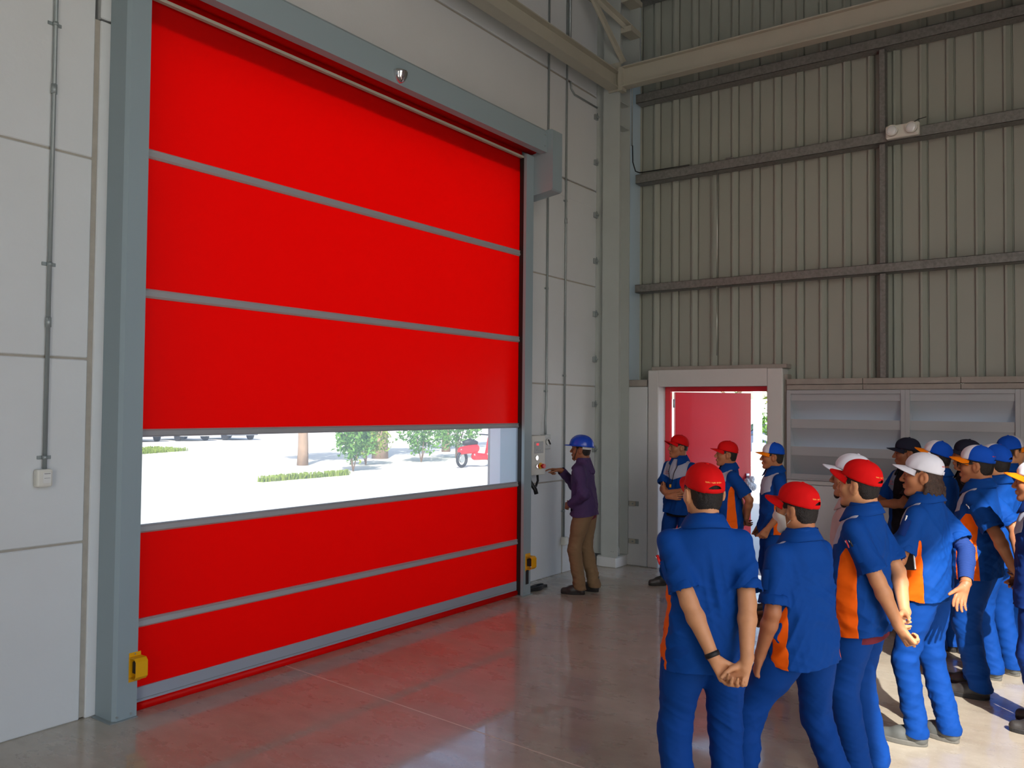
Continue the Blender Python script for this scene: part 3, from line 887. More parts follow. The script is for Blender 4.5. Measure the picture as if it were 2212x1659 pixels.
class Vox:
    """signed distance volume; shapes are blended in, then a surface is drawn out of it"""
    def __init__(s, lo, hi, h):
        s.h = h
        s.lo = A3(lo)
        s.n = np.maximum(4, np.ceil((A3(hi) - s.lo) / h).astype(int) + 1)
        s.D = np.full(tuple(s.n), 1.0, np.float32)
        s.ax = [(s.lo[i] + h * np.arange(s.n[i])).astype(np.float32) for i in range(3)]
    def sub(s, lo, hi):
        i0 = np.clip(np.floor((A3(lo) - s.lo) / s.h).astype(int), 0, s.n)
        i1 = np.clip(np.ceil((A3(hi) - s.lo) / s.h).astype(int) + 1, 0, s.n)
        if np.any(i1 <= i0): return None
        sl = tuple(slice(i0[k], i1[k]) for k in range(3))
        return sl, s.ax[0][sl[0]][:, None, None], s.ax[1][sl[1]][None, :, None], s.ax[2][sl[2]][None, None, :]
    def put(s, sl, d, k, cut=False):
        cur = s.D[sl]
        if cut:
            hh = np.clip(0.5 - 0.5 * (cur + d) / k, 0, 1)
            s.D[sl] = cur * (1 - hh) - d * hh + k * hh * (1 - hh)
        else:
            hh = np.clip(0.5 + 0.5 * (d - cur) / k, 0, 1)
            s.D[sl] = d * (1 - hh) + cur * hh - k * hh * (1 - hh)
    def cone(s, a, b, r1, r2, k=0.01, cut=False, flat=None):
        a, b = A3(a), A3(b)
        m = max(r1, r2) + k + 2 * s.h
        q = s.sub(np.minimum(a, b) - m, np.maximum(a, b) + m)
        if q is None: return s
        sl, x, y, z = q
        d = b - a
        L2 = max(1e-9, float(d @ d))
        px, py, pz = x - a[0], y - a[1], z - a[2]
        t = np.clip((px * d[0] + py * d[1] + pz * d[2]) / L2, 0, 1)
        dist = np.sqrt((px - t * d[0]) ** 2 + (py - t * d[1]) ** 2 + (pz - t * d[2]) ** 2) - (r1 + (r2 - r1) * t)
        s.put(sl, dist, k, cut)
        return s
    def ell(s, c, r, k=0.01, R=None, cut=False):
        c, r = A3(c), A3(r)
        m = r.max() + k + 2 * s.h
        q = s.sub(c - m, c + m)
        if q is None: return s
        sl, x, y, z = q
        px, py, pz = x - c[0], y - c[1], z - c[2]
        if R is None:
            u, v, w = px, py, pz
        else:
            u = px * R[0][0] + py * R[0][1] + pz * R[0][2]
            v = px * R[1][0] + py * R[1][1] + pz * R[1][2]
            w = px * R[2][0] + py * R[2][1] + pz * R[2][2]
        k0 = np.sqrt((u / r[0]) ** 2 + (v / r[1]) ** 2 + (w / r[2]) ** 2)
        k1 = np.sqrt((u / r[0] ** 2) ** 2 + (v / r[1] ** 2) ** 2 + (w / r[2] ** 2) ** 2)
        s.put(sl, k0 * (k0 - 1.0) / np.maximum(k1, 1e-6), k, cut)
        return s
    def loft(s, rows, k=0.03, p=2.4):
        """rows: (z, cx, cy, half width, half depth) from bottom to top"""
        rows = np.array(rows, dtype=np.float64)
        zs = rows[:, 0]
        m = max(rows[:, 3].max(), rows[:, 4].max()) + k + 0.02
        lo = (rows[:, 1].min() - m, rows[:, 2].min() - m, zs[0] - k - 0.02)
        hi = (rows[:, 1].max() + m, rows[:, 2].max() + m, zs[-1] + k + 0.02)
        q = s.sub(lo, hi)
        if q is None: return s
        sl, x, y, z = q
        zc = np.clip(z, zs[0], zs[-1])
        def ip(i):
            return np.interp(zc.ravel(), zs, rows[:, i]).reshape(zc.shape).astype(np.float32)
        cx_, cy_, a, b = ip(1), ip(2), ip(3), ip(4)
        u, v = np.abs(x - cx_) / a, np.abs(y - cy_) / b
        rr = (u ** p + v ** p) ** (1.0 / p)
        d2 = (rr - 1.0) * np.minimum(a, b)
        dz = np.abs(z - zc)
        d = np.where(dz > 0, np.sqrt(np.maximum(d2, 0) ** 2 + dz ** 2), d2)
        s.put(sl, d, k)
        return s
    def sleeve(s, a, d, L, r1, r2, k):
        """open short sleeve: flat cuff, hollow at its end"""
        a, d = A3(a), A3(d)
        b = a + d * L
        m = max(r1, r2) + k + 2 * s.h
        q = s.sub(np.minimum(a, b) - m, np.maximum(a, b) + m)
        if q is None: return s
        sl, x, y, z = q
        px, py, pz = x - a[0], y - a[1], z - a[2]
        t = px * d[0] + py * d[1] + pz * d[2]
        tc = np.clip(t, 0, L + 0.1)
        rad = np.sqrt((px - tc * d[0]) ** 2 + (py - tc * d[1]) ** 2 + (pz - tc * d[2]) ** 2)
        rr = r1 + (r2 - r1) * np.clip(tc / L, 0, 1)
        dist = np.maximum(rad - rr, t - L)
        hollow = np.maximum(rad - (rr - 1.7 * s.h), (L - 0.045) - t)
        dist = np.maximum(dist, -hollow)
        s.put(sl, dist, k)
        return s
    def mesh(s):
        D = s.D
        ins = D < 0
        a = ins.astype(np.uint8)
        c = a[:-1, :-1, :-1] + a[1:, :-1, :-1] + a[:-1, 1:, :-1] + a[1:, 1:, :-1] + a[:-1, :-1, 1:] + a[1:, :-1, 1:] + a[:-1, 1:, 1:] + a[1:, 1:, 1:]
        act = (c > 0) & (c < 8)
        idx = np.argwhere(act)
        if len(idx) == 0:
            return np.zeros((0, 3)), np.zeros((0, 4), int)
        ids = np.full(act.shape, -1, np.int32)
        ids[tuple(idx.T)] = np.arange(len(idx))
        offs = np.array([[i, j, k] for i in (0, 1) for j in (0, 1) for k in (0, 1)])
        val = np.stack([D[idx[:, 0] + o[0], idx[:, 1] + o[1], idx[:, 2] + o[2]] for o in offs], 1).astype(np.float64)
        acc = np.zeros((len(idx), 3))
        cnt = np.zeros(len(idx))
        for i in range(8):
            for j in range(i + 1, 8):
                if np.abs(offs[i] - offs[j]).sum() != 1: continue
                vi, vj = val[:, i], val[:, j]
                cr = (vi < 0) != (vj < 0)
                t = np.where(cr, vi / np.where(cr, vi - vj, 1), 0)
                p = offs[i][None] + t[:, None] * (offs[j] - offs[i])[None]
                acc += np.where(cr[:, None], p, 0)
                cnt += cr
        V = s.lo + s.h * (idx + acc / cnt[:, None])
        Fs = []
        for axis in range(3):
            sl0 = [slice(None)] * 3
            sl1 = [slice(None)] * 3
            sl0[axis] = slice(0, -1)
            sl1[axis] = slice(1, None)
            A, B = ins[tuple(sl0)], ins[tuple(sl1)]
            e = np.argwhere(A != B)
            o1, o2 = [(1, 2), (2, 0), (0, 1)][axis]
            ok = (e[:, o1] > 0) & (e[:, o2] > 0) & (e[:, o1] < s.n[o1] - 1) & (e[:, o2] < s.n[o2] - 1)
            e = e[ok]
            flip = A[tuple(e.T)]
            def cell(d1_, d2_):
                q = e.copy()
                q[:, o1] -= d1_
                q[:, o2] -= d2_
                return ids[tuple(q.T)]
            quad = np.stack([cell(1, 1), cell(0, 1), cell(0, 0), cell(1, 0)], 1)
            quad[~flip] = quad[~flip][:, ::-1]
            Fs.append(quad)
        F = np.concatenate(Fs)
        F = F[(F >= 0).all(1)]
        return V, F

def relax(V, F, it=1, lam=0.5):
    if not len(V): return V
    for _ in range(it):
        acc = np.zeros_like(V)
        cnt = np.zeros(len(V))
        for i in range(4):
            a, b = F[:, i], F[:, (i + 1) % 4]
            np.add.at(acc, a, V[b]); np.add.at(acc, b, V[a])
            np.add.at(cnt, a, 1); np.add.at(cnt, b, 1)
        V = V + lam * (acc / np.maximum(cnt, 1)[:, None] - V)
    return V

def vnormals(V, F):
    n = np.cross(V[F[:, 2]] - V[F[:, 0]], V[F[:, 3]] - V[F[:, 1]])
    N = np.zeros_like(V)
    for i in range(4): np.add.at(N, F[:, i], n)
    return N / (np.linalg.norm(N, axis=1)[:, None] + 1e-12)

class Poly:
    """vertices, quads (array) and odd polygons (list) - can be cut along the zero line of a scalar field"""
    def __init__(s, V, Q, P=None):
        s.V, s.Q, s.P = V, np.asarray(Q, int).reshape(-1, 4), (P or [])
    def split(s, val):
        """returns the part where val >= 0 and the part where val < 0"""
        val = np.where(np.abs(val) < 1e-7, 1e-7, val)
        newV, cache = [], {}
        n0 = len(s.V)
        pos = val >= 0
        qp = pos[s.Q]
        cntp = qp.sum(1)
        keepP, keepN = s.Q[cntp == 4], s.Q[cntp == 0]
        cross = [list(q) for q in s.Q[(cntp > 0) & (cntp < 4)]]
        pp, pn = [], []
        for q in s.P:
            k_ = sum(pos[i] for i in q)
            if k_ == len(q): pp.append(q)
            elif k_ == 0: pn.append(q)
            else: cross.append(q)
        def mid(a, b):
            key = (a, b) if a < b else (b, a)
            if key not in cache:
                a_, b_ = key
                t = val[a_] / (val[a_] - val[b_])
                cache[key] = n0 + len(newV)
                newV.append(s.V[a_] + t * (s.V[b_] - s.V[a_]))
            return cache[key]
        for q in cross:
            a_, b_ = [], []
            m = len(q)
            for i in range(m):
                u, w = int(q[i]), int(q[(i + 1) % m])
                (a_ if pos[u] else b_).append(u)
                if pos[u] != pos[w]:
                    c_ = mid(u, w)
                    a_.append(c_); b_.append(c_)
            if len(a_) >= 3: pp.append(a_)
            if len(b_) >= 3: pn.append(b_)
        V = np.concatenate([s.V, np.array(newV).reshape(-1, 3)]) if newV else s.V
        return Poly(V, keepP, pp).compact(), Poly(V, keepN, pn).compact()
    def compact(s):
        used = np.zeros(len(s.V), bool)
        used[s.Q.ravel()] = True
        for q in s.P:
            used[q] = True
        mp = np.cumsum(used) - 1
        return Poly(s.V[used], mp[s.Q], [[int(mp[i]) for i in q] for q in s.P])
    def empty(s):
        return len(s.Q) + len(s.P) == 0
    def obj(s, name, material, parent, smooth=True, origin=None):
        me = bpy.data.meshes.new(name)
        nv = len(s.V)
        V = s.V if origin is None else s.V - A3(origin)
        me.vertices.add(nv)
        me.vertices.foreach_set('co', V.astype(np.float32).ravel())
        loops = s.Q.ravel().tolist()
        starts = list(range(0, 4 * len(s.Q), 4))
        st = len(loops)
        for q in s.P:
            starts.append(st)
            loops.extend(q)
            st += len(q)
        me.loops.add(len(loops))
        me.loops.foreach_set('vertex_index', np.array(loops, np.int32))
        me.polygons.add(len(starts))
        me.polygons.foreach_set('loop_start', np.array(starts, np.int32))
        me.update(calc_edges=True)
        me.polygons.foreach_set('use_smooth', np.full(len(starts), smooth))
        for m_ in (material if isinstance(material, (list, tuple)) else [material]): me.materials.append(m_)
        o = bpy.data.objects.new(name, me)
        COL.objects.link(o)
        o.parent = parent
        if origin is not None: o.location = origin
        return o

def wrinkle(P, seed, freq, dirs, sharp=1.0):
    """sum of warped sine creases"""
    r = np.random.RandomState(seed)
    out = np.zeros(len(P))
    warp = np.stack([np.sin(P @ r.normal(0, 9, 3) + r.uniform(0, 6)) for _ in range(3)], 1) * 0.035
    Q = P + warp
    for d, w in dirs:
        d = unit(d)
        for kf, kw in ((1.0, 1.0), (1.9, 0.5), (3.1, 0.22)):
            ph = r.uniform(0, 6.28)
            mod = 0.5 + 0.5 * np.sin(P @ r.normal(0, 7, 3) + r.uniform(0, 6))
            out += w * kw * mod * (1 - np.abs(np.sin(0.5 * freq * kf * (Q @ d) + ph)) * 2 * sharp)
    return out

# ------------------------------------------------------------------ person materials
M_skin = {}
def skin(name, r, g, b):
    m = mat('skin_' + name, srgb(r, g, b), rough=0.48, spec=0.35, noise=0.25, nscale=30, col2=srgb(int(r * .86), int(g * .8), int(b * .76)))
    bs = m.node_tree.nodes['Principled BSDF']
    bs.inputs['Subsurface Weight'].default_value = 0.0
    M_skin[name] = m
    return m
skin('tan', 206, 146, 104); skin('brown', 176, 116, 80); skin('dark', 150, 96, 66); skin('light', 220, 166, 126)
def cloth(name, r, g, b, rough=0.8):
    return mat(name, srgb(r, g, b), rough=rough, spec=0.18, noise=0.18, nscale=5, sheen=0.0)
M_blue = cloth('royal_blue_cotton', 3, 64, 142)
M_navy = cloth('dark_blue_cotton', 14, 48, 118)
M_trouser = cloth('blue_work_trouser', 3, 60, 136)
M_orange = cloth('orange_cotton', 244, 98, 6)
M_greyc = cloth('pale_grey_cotton', 178, 186, 204)
M_blackc = cloth('black_cotton', 22, 22, 28)
M_pink = cloth('greyish_pink_cotton', 196, 176, 176)
M_purple = cloth('purple_jacket', 74, 56, 96, 0.7)
M_maroon = cloth('maroon_cotton', 112, 40, 52)
M_khaki = cloth('khaki_twill', 132, 108, 80)
M_undernavy = cloth('navy_jersey', 36, 62, 124)
M_capred = cloth('red_cap_cotton', 222, 12, 14)
M_capwhite = cloth('white_cap_cotton', 222, 222, 232)
M_capblue = cloth('blue_cap_cotton', 14, 78, 190)
M_capblack = cloth('black_cap_cotton', 34, 36, 52)
M_caporange = cloth('orange_cap_cotton', 250, 132, 4)
M_hair = mat('black_hair', srgb(26, 20, 18), rough=0.45, spec=0.4, bump=0.6, bscale=260, noise=0.4, nscale=90, col2=srgb(50, 38, 30))
M_hairbrown = mat('brown_hair', srgb(46, 32, 26), rough=0.45, spec=0.4, bump=0.6, bscale=220, noise=0.5, nscale=60, col2=srgb(88, 60, 44))
M_eye = mat('dark_eye', srgb(30, 20, 16), rough=0.2)
M_lip = mat('lip', srgb(150, 84, 70), rough=0.5)
M_mask = cloth('white_face_mask', 226, 220, 212)
M_shoe = mat('black_leather', srgb(44, 42, 42), rough=0.45, noise=0.3, nscale=12, col2=srgb(70, 66, 62))
M_shoegrey = mat('grey_leather', srgb(86, 88, 86), rough=0.5, noise=0.3, nscale=10, col2=srgb(66, 68, 66))
M_sole = mat('black_sole', srgb(30, 28, 28), rough=0.7)
M_solegrey = mat('grey_sole', srgb(96, 94, 88), rough=0.7)
M_helmet = mat('blue_hard_hat', srgb(18, 72, 196), rough=0.25, spec=0.6)
M_redink = mat('red_thread', srgb(216, 60, 50), rough=0.7)
M_orangethread = mat('orange_thread', srgb(255, 150, 70), rough=0.7)

# ------------------------------------------------------------------ skeleton helpers
def ik(a, c, l1, l2, pole):
    a, c = A3(a), A3(c)
    d = c - a
    L = np.linalg.norm(d)
    L_ = min(L, (l1 + l2) * 0.998)
    d = d / (L + 1e-9)
    x = (l1 * l1 - l2 * l2 + L_ * L_) / (2 * L_)
    hgt = math.sqrt(max(0, l1 * l1 - x * x))
    p = A3(pole)
    p = p - d * (p @ d)
    p = unit(p)
    return a + d * x + p * hgt, a + d * L_

def rot(yaw=0, pitch=0, roll=0):
    """head turn: yaw to the left positive (about z), pitch up positive (about x), roll about y"""
    cy, sy = math.cos(yaw), math.sin(yaw)
    cp, sp = math.cos(pitch), math.sin(pitch)
    cr, sr = math.cos(roll), math.sin(roll)
    Rz = np.array([[cy, -sy, 0], [sy, cy, 0], [0, 0, 1]])
    Rx = np.array([[1, 0, 0], [0, cp, -sp], [0, sp, cp]])
    Ry = np.array([[cr, 0, sr], [0, 1, 0], [-sr, 0, cr]])
    return Rz @ Rx @ Ry

def hand(vx, wrist, d, n, side, pose, sc=1.0):
    """palm and five fingers; d finger direction, n the way the palm faces, side +1 right hand, -1 left"""
    w, d, n = A3(wrist), unit(d), A3(n)
    n = unit(n - d * (n @ d))
    t = np.cross(d, n) * side            # towards the thumb
    R = lambda a, b, c: w + (d * a + t * b + n * c) * sc
    vx.cone(w - d * 0.03 * sc, R(0.02, 0, 0), 0.025 * sc, 0.024 * sc, 0.012)
    for kb, kk, r0 in ((0.020, 0.030, 0.0135), (0.008, 0.010, 0.0135), (-0.008, -0.011, 0.013), (-0.018, -0.029, 0.0125)):
        vx.cone(R(0.012, kb, 0), R(0.082, kk, 0), r0 * sc, 0.0118 * sc, 0.012)
    cu = pose.get('curl', (25, 30, 15))
    sp = pose.get('spread', 5)
    per = pose.get('per', {})
    for i, (kk, ln) in enumerate(((0.030, (0.040, 0.025, 0.019)), (0.010, (0.044, 0.028, 0.020)), (-0.011, (0.040, 0.026, 0.020)), (-0.029, (0.032, 0.020, 0.017)))):
        c3 = per.get(i, cu)
        ang = math.radians(sp) * (1.5 - i)
        fd = unit(d * math.cos(ang) + t * math.sin(ang))
        p = R(0.084 - 0.006 * abs(i - 1), kk, 0)
        a = 0.0
        rr = [0.0102, 0.0092, 0.0085, 0.0072]
        if i == 3: rr = [r * 0.88 for r in rr]
        for j in range(3):
            a += math.radians(c3[j])
            q = p + (fd * math.cos(a) + n * math.sin(a)) * ln[j] * sc
            vx.cone(p, q, rr[j] * sc, rr[j + 1] * sc, 0.0035)
            p = q
    th = pose.get('thumb', (40, 20, 10))   # outward, towards palm, tip bend
    o, pl, tb = [math.radians(v) for v in th]
    td = unit(d * math.cos(o) + t * math.sin(o) * math.cos(pl) + n * math.sin(o) * math.sin(pl))
    p0 = R(0.022, 0.020, 0.006)
    p1 = p0 + td * 0.044 * sc
    td2 = unit(td * math.cos(tb) + d * math.sin(tb))
    p2 = p1 + td2 * 0.034 * sc
    p3 = p2 + unit(td2 * math.cos(tb) + d * math.sin(tb)) * 0.026 * sc
    vx.cone(p0, p1, 0.0165 * sc, 0.0125 * sc, 0.010)
    vx.cone(p1, p2, 0.0118 * sc, 0.0102 * sc, 0.004)
    vx.cone(p2, p3, 0.0102 * sc, 0.0085 * sc, 0.004)

HAND = dict(
    relaxed=dict(curl=(28, 32, 20), spread=4, thumb=(32, 25, 8)),
    hang=dict(curl=(38, 42, 28), spread=2, thumb=(22, 40, 12)),
    open=dict(curl=(12, 16, 10), spread=6, thumb=(42, 15, 5)),
    fist=dict(curl=(70, 85, 50), spread=0, thumb=(40, 60, 35)),
    grip=dict(curl=(58, 55, 35), spread=1, thumb=(55, 60, 25)),
    point=dict(curl=(70, 80, 40), spread=0, thumb=(40, 55, 30), per={0: (12, 14, 8)}),
    cupped=dict(curl=(30, 38, 30), spread=2, thumb=(35, 30, 15)),
)

def head_shapes(vx, T, off=0.0, neck=None, ears=True, features=True):
    """T maps head-local coordinates into person coordinates: (R, c)"""
    R, c, s = T
    P = lambda x, y, z: c + R @ (A3((x, y, z)) * s)
    Rt = R.T
    e = lambda p, r, k, cut=False: vx.ell(P(*p), (A3(r) + (off if not cut else 0)) * s, k, Rt, cut)
    cn = lambda a, b, r1, r2, k, cut=False: vx.cone(P(*a), P(*b), (r1 + (off if not cut else 0)) * s, (r2 + (off if not cut else 0)) * s, k, cut)
    e((0, -0.012, 0.032), (0.075, 0.095, 0.085), 0.02)
    e((0, 0.020, -0.030), (0.061, 0.070, 0.078), 0.03)
    for sx in (-1, 1):
        cn((sx * 0.048, -0.005, -0.045), (sx * 0.018, 0.062, -0.092), 0.020, 0.018, 0.028)
        e((sx * 0.042, 0.052, -0.018), (0.026, 0.028, 0.028), 0.025)
    e((0, 0.073, -0.096), (0.022, 0.018, 0.016), 0.018)
    if features:
        cn((-0.034, 0.080, 0.030), (0.034, 0.080, 0.030), 0.011, 0.011, 0.014)
        for sx in (-1, 1):
            e((sx * 0.032, 0.099, 0.010), (0.019, 0.014, 0.012), 0.014, True)
            e((sx * 0.031, 0.076, 0.010), (0.015, 0.0145, 0.012), 0.004)
            e((sx * 0.013, 0.098, -0.027), (0.009, 0.011, 0.0085), 0.006)
        cn((0, 0.086, 0.020), (0, 0.108, -0.020), 0.0075, 0.0105, 0.010)
        e((0, 0.108, -0.024), (0.011, 0.011, 0.010), 0.006)
        e((0, 0.087, -0.052), (0.025, 0.014, 0.0075), 0.007)
        e((0, 0.085, -0.065), (0.022, 0.014, 0.0085), 0.007)
        vx.cone(P(-0.024, 0.103, -0.0585), P(0.024, 0.103, -0.0585), 0.003 * s, 0.003 * s, 0.004, True)
    if ears:
        for sx in (-1, 1):
            e((sx * 0.079, -0.008, -0.006), (0.012, 0.022, 0.034), 0.008)
            e((sx * 0.090, -0.018, 0.002), (0.007, 0.018, 0.030), 0.005)
            e((sx * 0.097, -0.004, -0.002), (0.010, 0.011, 0.020), 0.005, True)
    if neck is not None:
        vx.cone(P(0, -0.022, -0.045), neck, 0.055 * s, 0.060 * s, 0.03)
        vx.cone(P(0, -0.05, -0.03), neck + A3((0, -0.03, 0)), 0.035 * s, 0.05 * s, 0.03)

def cap_mesh(name, parent, T, crown, brim, pattern='plain', back=None, tilt=0.16, wr=0.0, droop=1.0, backtext=None, textmat=None, lift=0.0, dback=False):
    """baseball cap: crown with six panels, arched gap and strap at the back, curved brim, button"""
    R, c, s = T
    Rc = R @ rot(0, tilt, 0)
    o = c + R @ (A3((0, -0.012, 0.038 + lift)) * s)
    tr = lambda p: o + (p * s) @ Rc.T
    NA, NR = 72, 14
    rx, ry, hz = 0.0835, 0.1035, 0.104
    V, F, mi = [], [], []
    def prof(th, z):
        """point on the crown at angle th (0 = front) and relative height z in 0..1"""
        r = (1 - z ** 2.35) ** (1 / 2.35)
        fr = math.cos(th)
        bulge = 1.0 + 0.035 * max(0, fr) * math.sin(math.pi * min(1, z * 1.1))
        seam = min(abs(((th / (math.pi / 3)) - round(th / (math.pi / 3)))) * (math.pi / 3), 9)
        g_ = 1 - 0.014 * math.exp(-(seam / 0.05) ** 2) * (1 - z * 0.3)
        return A3((math.sin(th) * rx * r * g_, math.cos(th) * ry * r * g_ * bulge, hz * z * (1 + 0.05 * max(0, fr) * (1 - z))))
    half = math.radians(27)
    for i in range(NR + 1):
        for k in range(NA):
            th = 2 * math.pi * k / NA
            dth = abs(abs(th if th <= math.pi else th - 2 * math.pi) - math.pi)
            z0 = 0.36 * math.sqrt(max(0, 1 - (dth / half) ** 2)) if dth < half else 0.0
            f = i / NR
            z = z0 + (0.9995 - z0) * math.sin(f * math.pi / 2) ** 1.05
            V.append(prof(th, min(z, 0.9995)))
    for i in range(NR):
        for k in range(NA):
            a, b = i * NA + k, i * NA + (k + 1) % NA
            F.append((a, b, b + NA, a + NA))
            th = 2 * math.pi * (k + 0.5) / NA
            if th > math.pi: th -= 2 * math.pi
            fr = abs(th)
            if pattern == 'front': mi.append(1 if fr < math.pi / 3 else 0)
            elif pattern == 'back': mi.append(1 if fr > 2 * math.pi / 3 else 0)
            else: mi.append(0)
    V = np.array(V)
    if wr:
        nrm = V / (np.linalg.norm(V, axis=1)[:, None] + 1e-6)
        V = V + nrm * (wr * wrinkle(V, 3, 110, [((1, 0, .3), .5), ((0, 1, .6), .5)]))[:, None] * np.clip(1.2 - V[:, 2:3] / hz, 0.2, 1)
    pl = Poly(tr(V), np.array(F))
    cap = pl.obj('cap', [crown] + ([back] if back else []), parent)
    if back:
        cap.data.polygons.foreach_set('material_index', np.array(mi, np.int32))
    sol = cap.modifiers.new('thickness', 'SOLIDIFY'); sol.thickness = 0.002 * s; sol.offset = -1
    # brim
    Vb, Fb = [], []
    NB, ND = 26, 8
    for side in (0, 1):
        for j in range(ND + 1):
            for i in range(NB + 1):
                u = -1 + 2 * i / NB
                th = u * math.radians(66)
                base = prof(th, 0.0)
                f = j / ND
                ext = 0.070 * (1 - abs(u) ** 2.6)
                x = base[0] * (1 + 0.10 * f * (1 - abs(u) ** 4))
                y = base[1] + ext * f
                zz = 0.004 - 0.030 * droop * (abs(u) ** 2) * (0.35 + 0.65 * f) - 0.012 * f * droop - side * 0.0035
                Vb.append((x, y, zz))
    n1 = (ND + 1) * (NB + 1)
    for side in (0, 1):
        for j in range(ND):
            for i in range(NB):
                a = side * n1 + j * (NB + 1) + i
                q = (a, a + 1, a + NB + 2, a + NB + 1)
                Fb.append(q if side else q[::-1])
    for i in range(NB):
        a = ND * (NB + 1) + i
        Fb.append((a + 1, a, a + n1, a + n1 + 1))
    Poly(tr(np.array(Vb)), np.array(Fb)).obj('brim', brim, cap)
    # strap and button
    Vs, Fs = [], []
    for side, off in ((0, 1.01), (1, 0.985)):
        for j in range(3):
            for i in range(13):
                th = math.pi + half * 1.15 * (-1 + 2 * i / 12)
                p = prof(th, 0.0)
                Vs.append((p[0] * off, p[1] * off, 0.002 + 0.019 * j / 2))
    for side in (0, 1):
        for j in range(2):
            for i in range(12):
                a = side * 39 + j * 13 + i
                q = (a, a + 1, a + 14, a + 13)
                Fs.append(q if side == 0 else q[::-1])
    for i in range(12):
        Fs.append((26 + i, 27 + i, 66 + i, 65 + i)); Fs.append((1 + i, i, 39 + i, 40 + i))
    Poly(tr(np.array(Vs)), np.array(Fs)).obj('strap', back if dback else crown, cap)
    vb = Vox((-0.02, -0.02, -0.01), (0.02, 0.02, 0.02), 0.003)
    vb.ell((0, 0, 0.002), (0.0095, 0.0095, 0.005), 0.002)
    v_, f_ = vb.mesh()
    Poly(tr(v_ + A3((0, 0, hz))), f_).obj('button', crown, cap)
    if backtext:
        # a line of tiny illegible stitched marks over the strap
        Vt, Ft = [], []
        rr_ = random.Random(len(V))
        xx = -0.055
        for wl in (6, 1, 5, 8):
            for q_ in range(wl):
                w_ = rr_.choice((0.0022, 0.0030, 0.0038))
                h0, h1 = rr_.choice(((0, 0.0062), (0, 0.0055), (0.0008, 0.0062), (0, 0.0035)))
                b0 = len(Vt)
                for (u_, z_) in ((xx, h0), (xx + w_, h0), (xx + w_, h1), (xx, h1)):
                    p = prof(math.pi - u_ / 0.098, 0.44 + z_ / hz)
                    Vt.append(tr(p + unit((p[0], p[1], 0.02)) * 0.0016))
                Ft.append((b0, b0 + 1, b0 + 2, b0 + 3))
                xx += w_ + 0.0011
            xx += 0.0045
        to = Poly(np.array(Vt), np.array(Ft)).obj('embroidery', textmat or M_orangethread, cap)
        to['kind'] = 'stuff'
    return cap

def shoe_meshes(kind):
    """upper and sole, heel at y=-0.09, toe at +0.17, standing on z=0"""
    h = 0.006
    vx = Vox((-0.08, -0.14, -0.01), (0.08, 0.22, 0.22), h)
    vx.cone((0, -0.06, 0.040), (0, 0.05, 0.040), 0.040, 0.044, 0.02)
    vx.cone((0, 0.05, 0.036), (0.004, 0.135, 0.032), 0.045, 0.038, 0.02)
    vx.cone((0, -0.045, 0.05), (0, -0.04, 0.10), 0.042, 0.044, 0.025)
    vx.cone((0, -0.02, 0.085), (0, 0.06, 0.055), 0.034, 0.034, 0.03)
    if kind == 'boot':
        vx.cone((0, -0.045, 0.08), (0, -0.05, 0.175), 0.046, 0.05, 0.02)
    V, F = vx.mesh()
    V = relax(V, F, 1)
    up, _ = Poly(V, F).split(V[:, 2] - 0.018)
    top = 0.17 if kind == 'boot' else 0.115
    _, up = up.split(up.V[:, 2] - top)
    # sole
    n = 28
    ring = []
    for i in range(n):
        a = 2 * math.pi * i / n
        y = 0.036 + 0.135 * math.cos(a)
        w = 0.046 + 0.006 * math.cos(a) - 0.006 * math.cos(2 * a + 0.4)
        x = w * (abs(math.sin(a)) ** 0.75) * (1 if math.sin(a) >= 0 else -1)
        ring.append((x, y))
    Vs, Q, P = [], [], []
    for z, sc in ((0.0, 0.96), (0.006, 1.0), (0.024, 1.0), (0.030, 0.95)):
        for x, y in ring: Vs.append((x * sc, 0.036 + (y - 0.036) * sc, z))
    for j in range(3):
        for i in range(n):
            Q.append((j * n + i, j * n + (i + 1) % n, (j + 1) * n + (i + 1) % n, (j + 1) * n + i))
    P = [list(range(n - 1, -1, -1)), [3 * n + i for i in range(n)]]
    return up, Poly(np.array(Vs), Q, P)
SHOES = {}
def shoe(parent, kind, um, sm, loc, yaw, pitch=0.0):
    key = (kind, um.name, sm.name)
    if key not in SHOES:
        u, s_ = shoe_meshes(kind)
        a = u.obj('shoe', um, None)
        b = s_.obj('sole', sm, None, smooth=False)
        b.parent = a
        SHOES[key] = (a, b, [True])
    a, b, fresh = SHOES[key]
    if fresh[0]:
        fresh[0] = False
    else:
        a2 = a.copy(); COL.objects.link(a2)
        b2 = b.copy(); COL.objects.link(b2)
        b2.parent = a2
        a = a2
    a.parent = parent
    a.location = loc
    a.rotation_euler = (pitch, 0, yaw)
    return a
# ------------------------------------------------------------------ one person
def heading(x, y, psi):
    """psi in degrees: 0 = back to the camera, 90 = facing image left, 180 = facing the camera"""
    v = unit((x, y, 0))
    l = A3((-v[1], v[0], 0))
    f = v * math.cos(math.radians(psi)) + l * math.sin(math.radians(psi))
    return math.atan2(-f[0], f[1])

LOD = dict(near=(0.0043, 0.0064, 0.0075), mid=(0.0054, 0.0080, 0.0092), far=(0.0062, 0.0092, 0.0105))

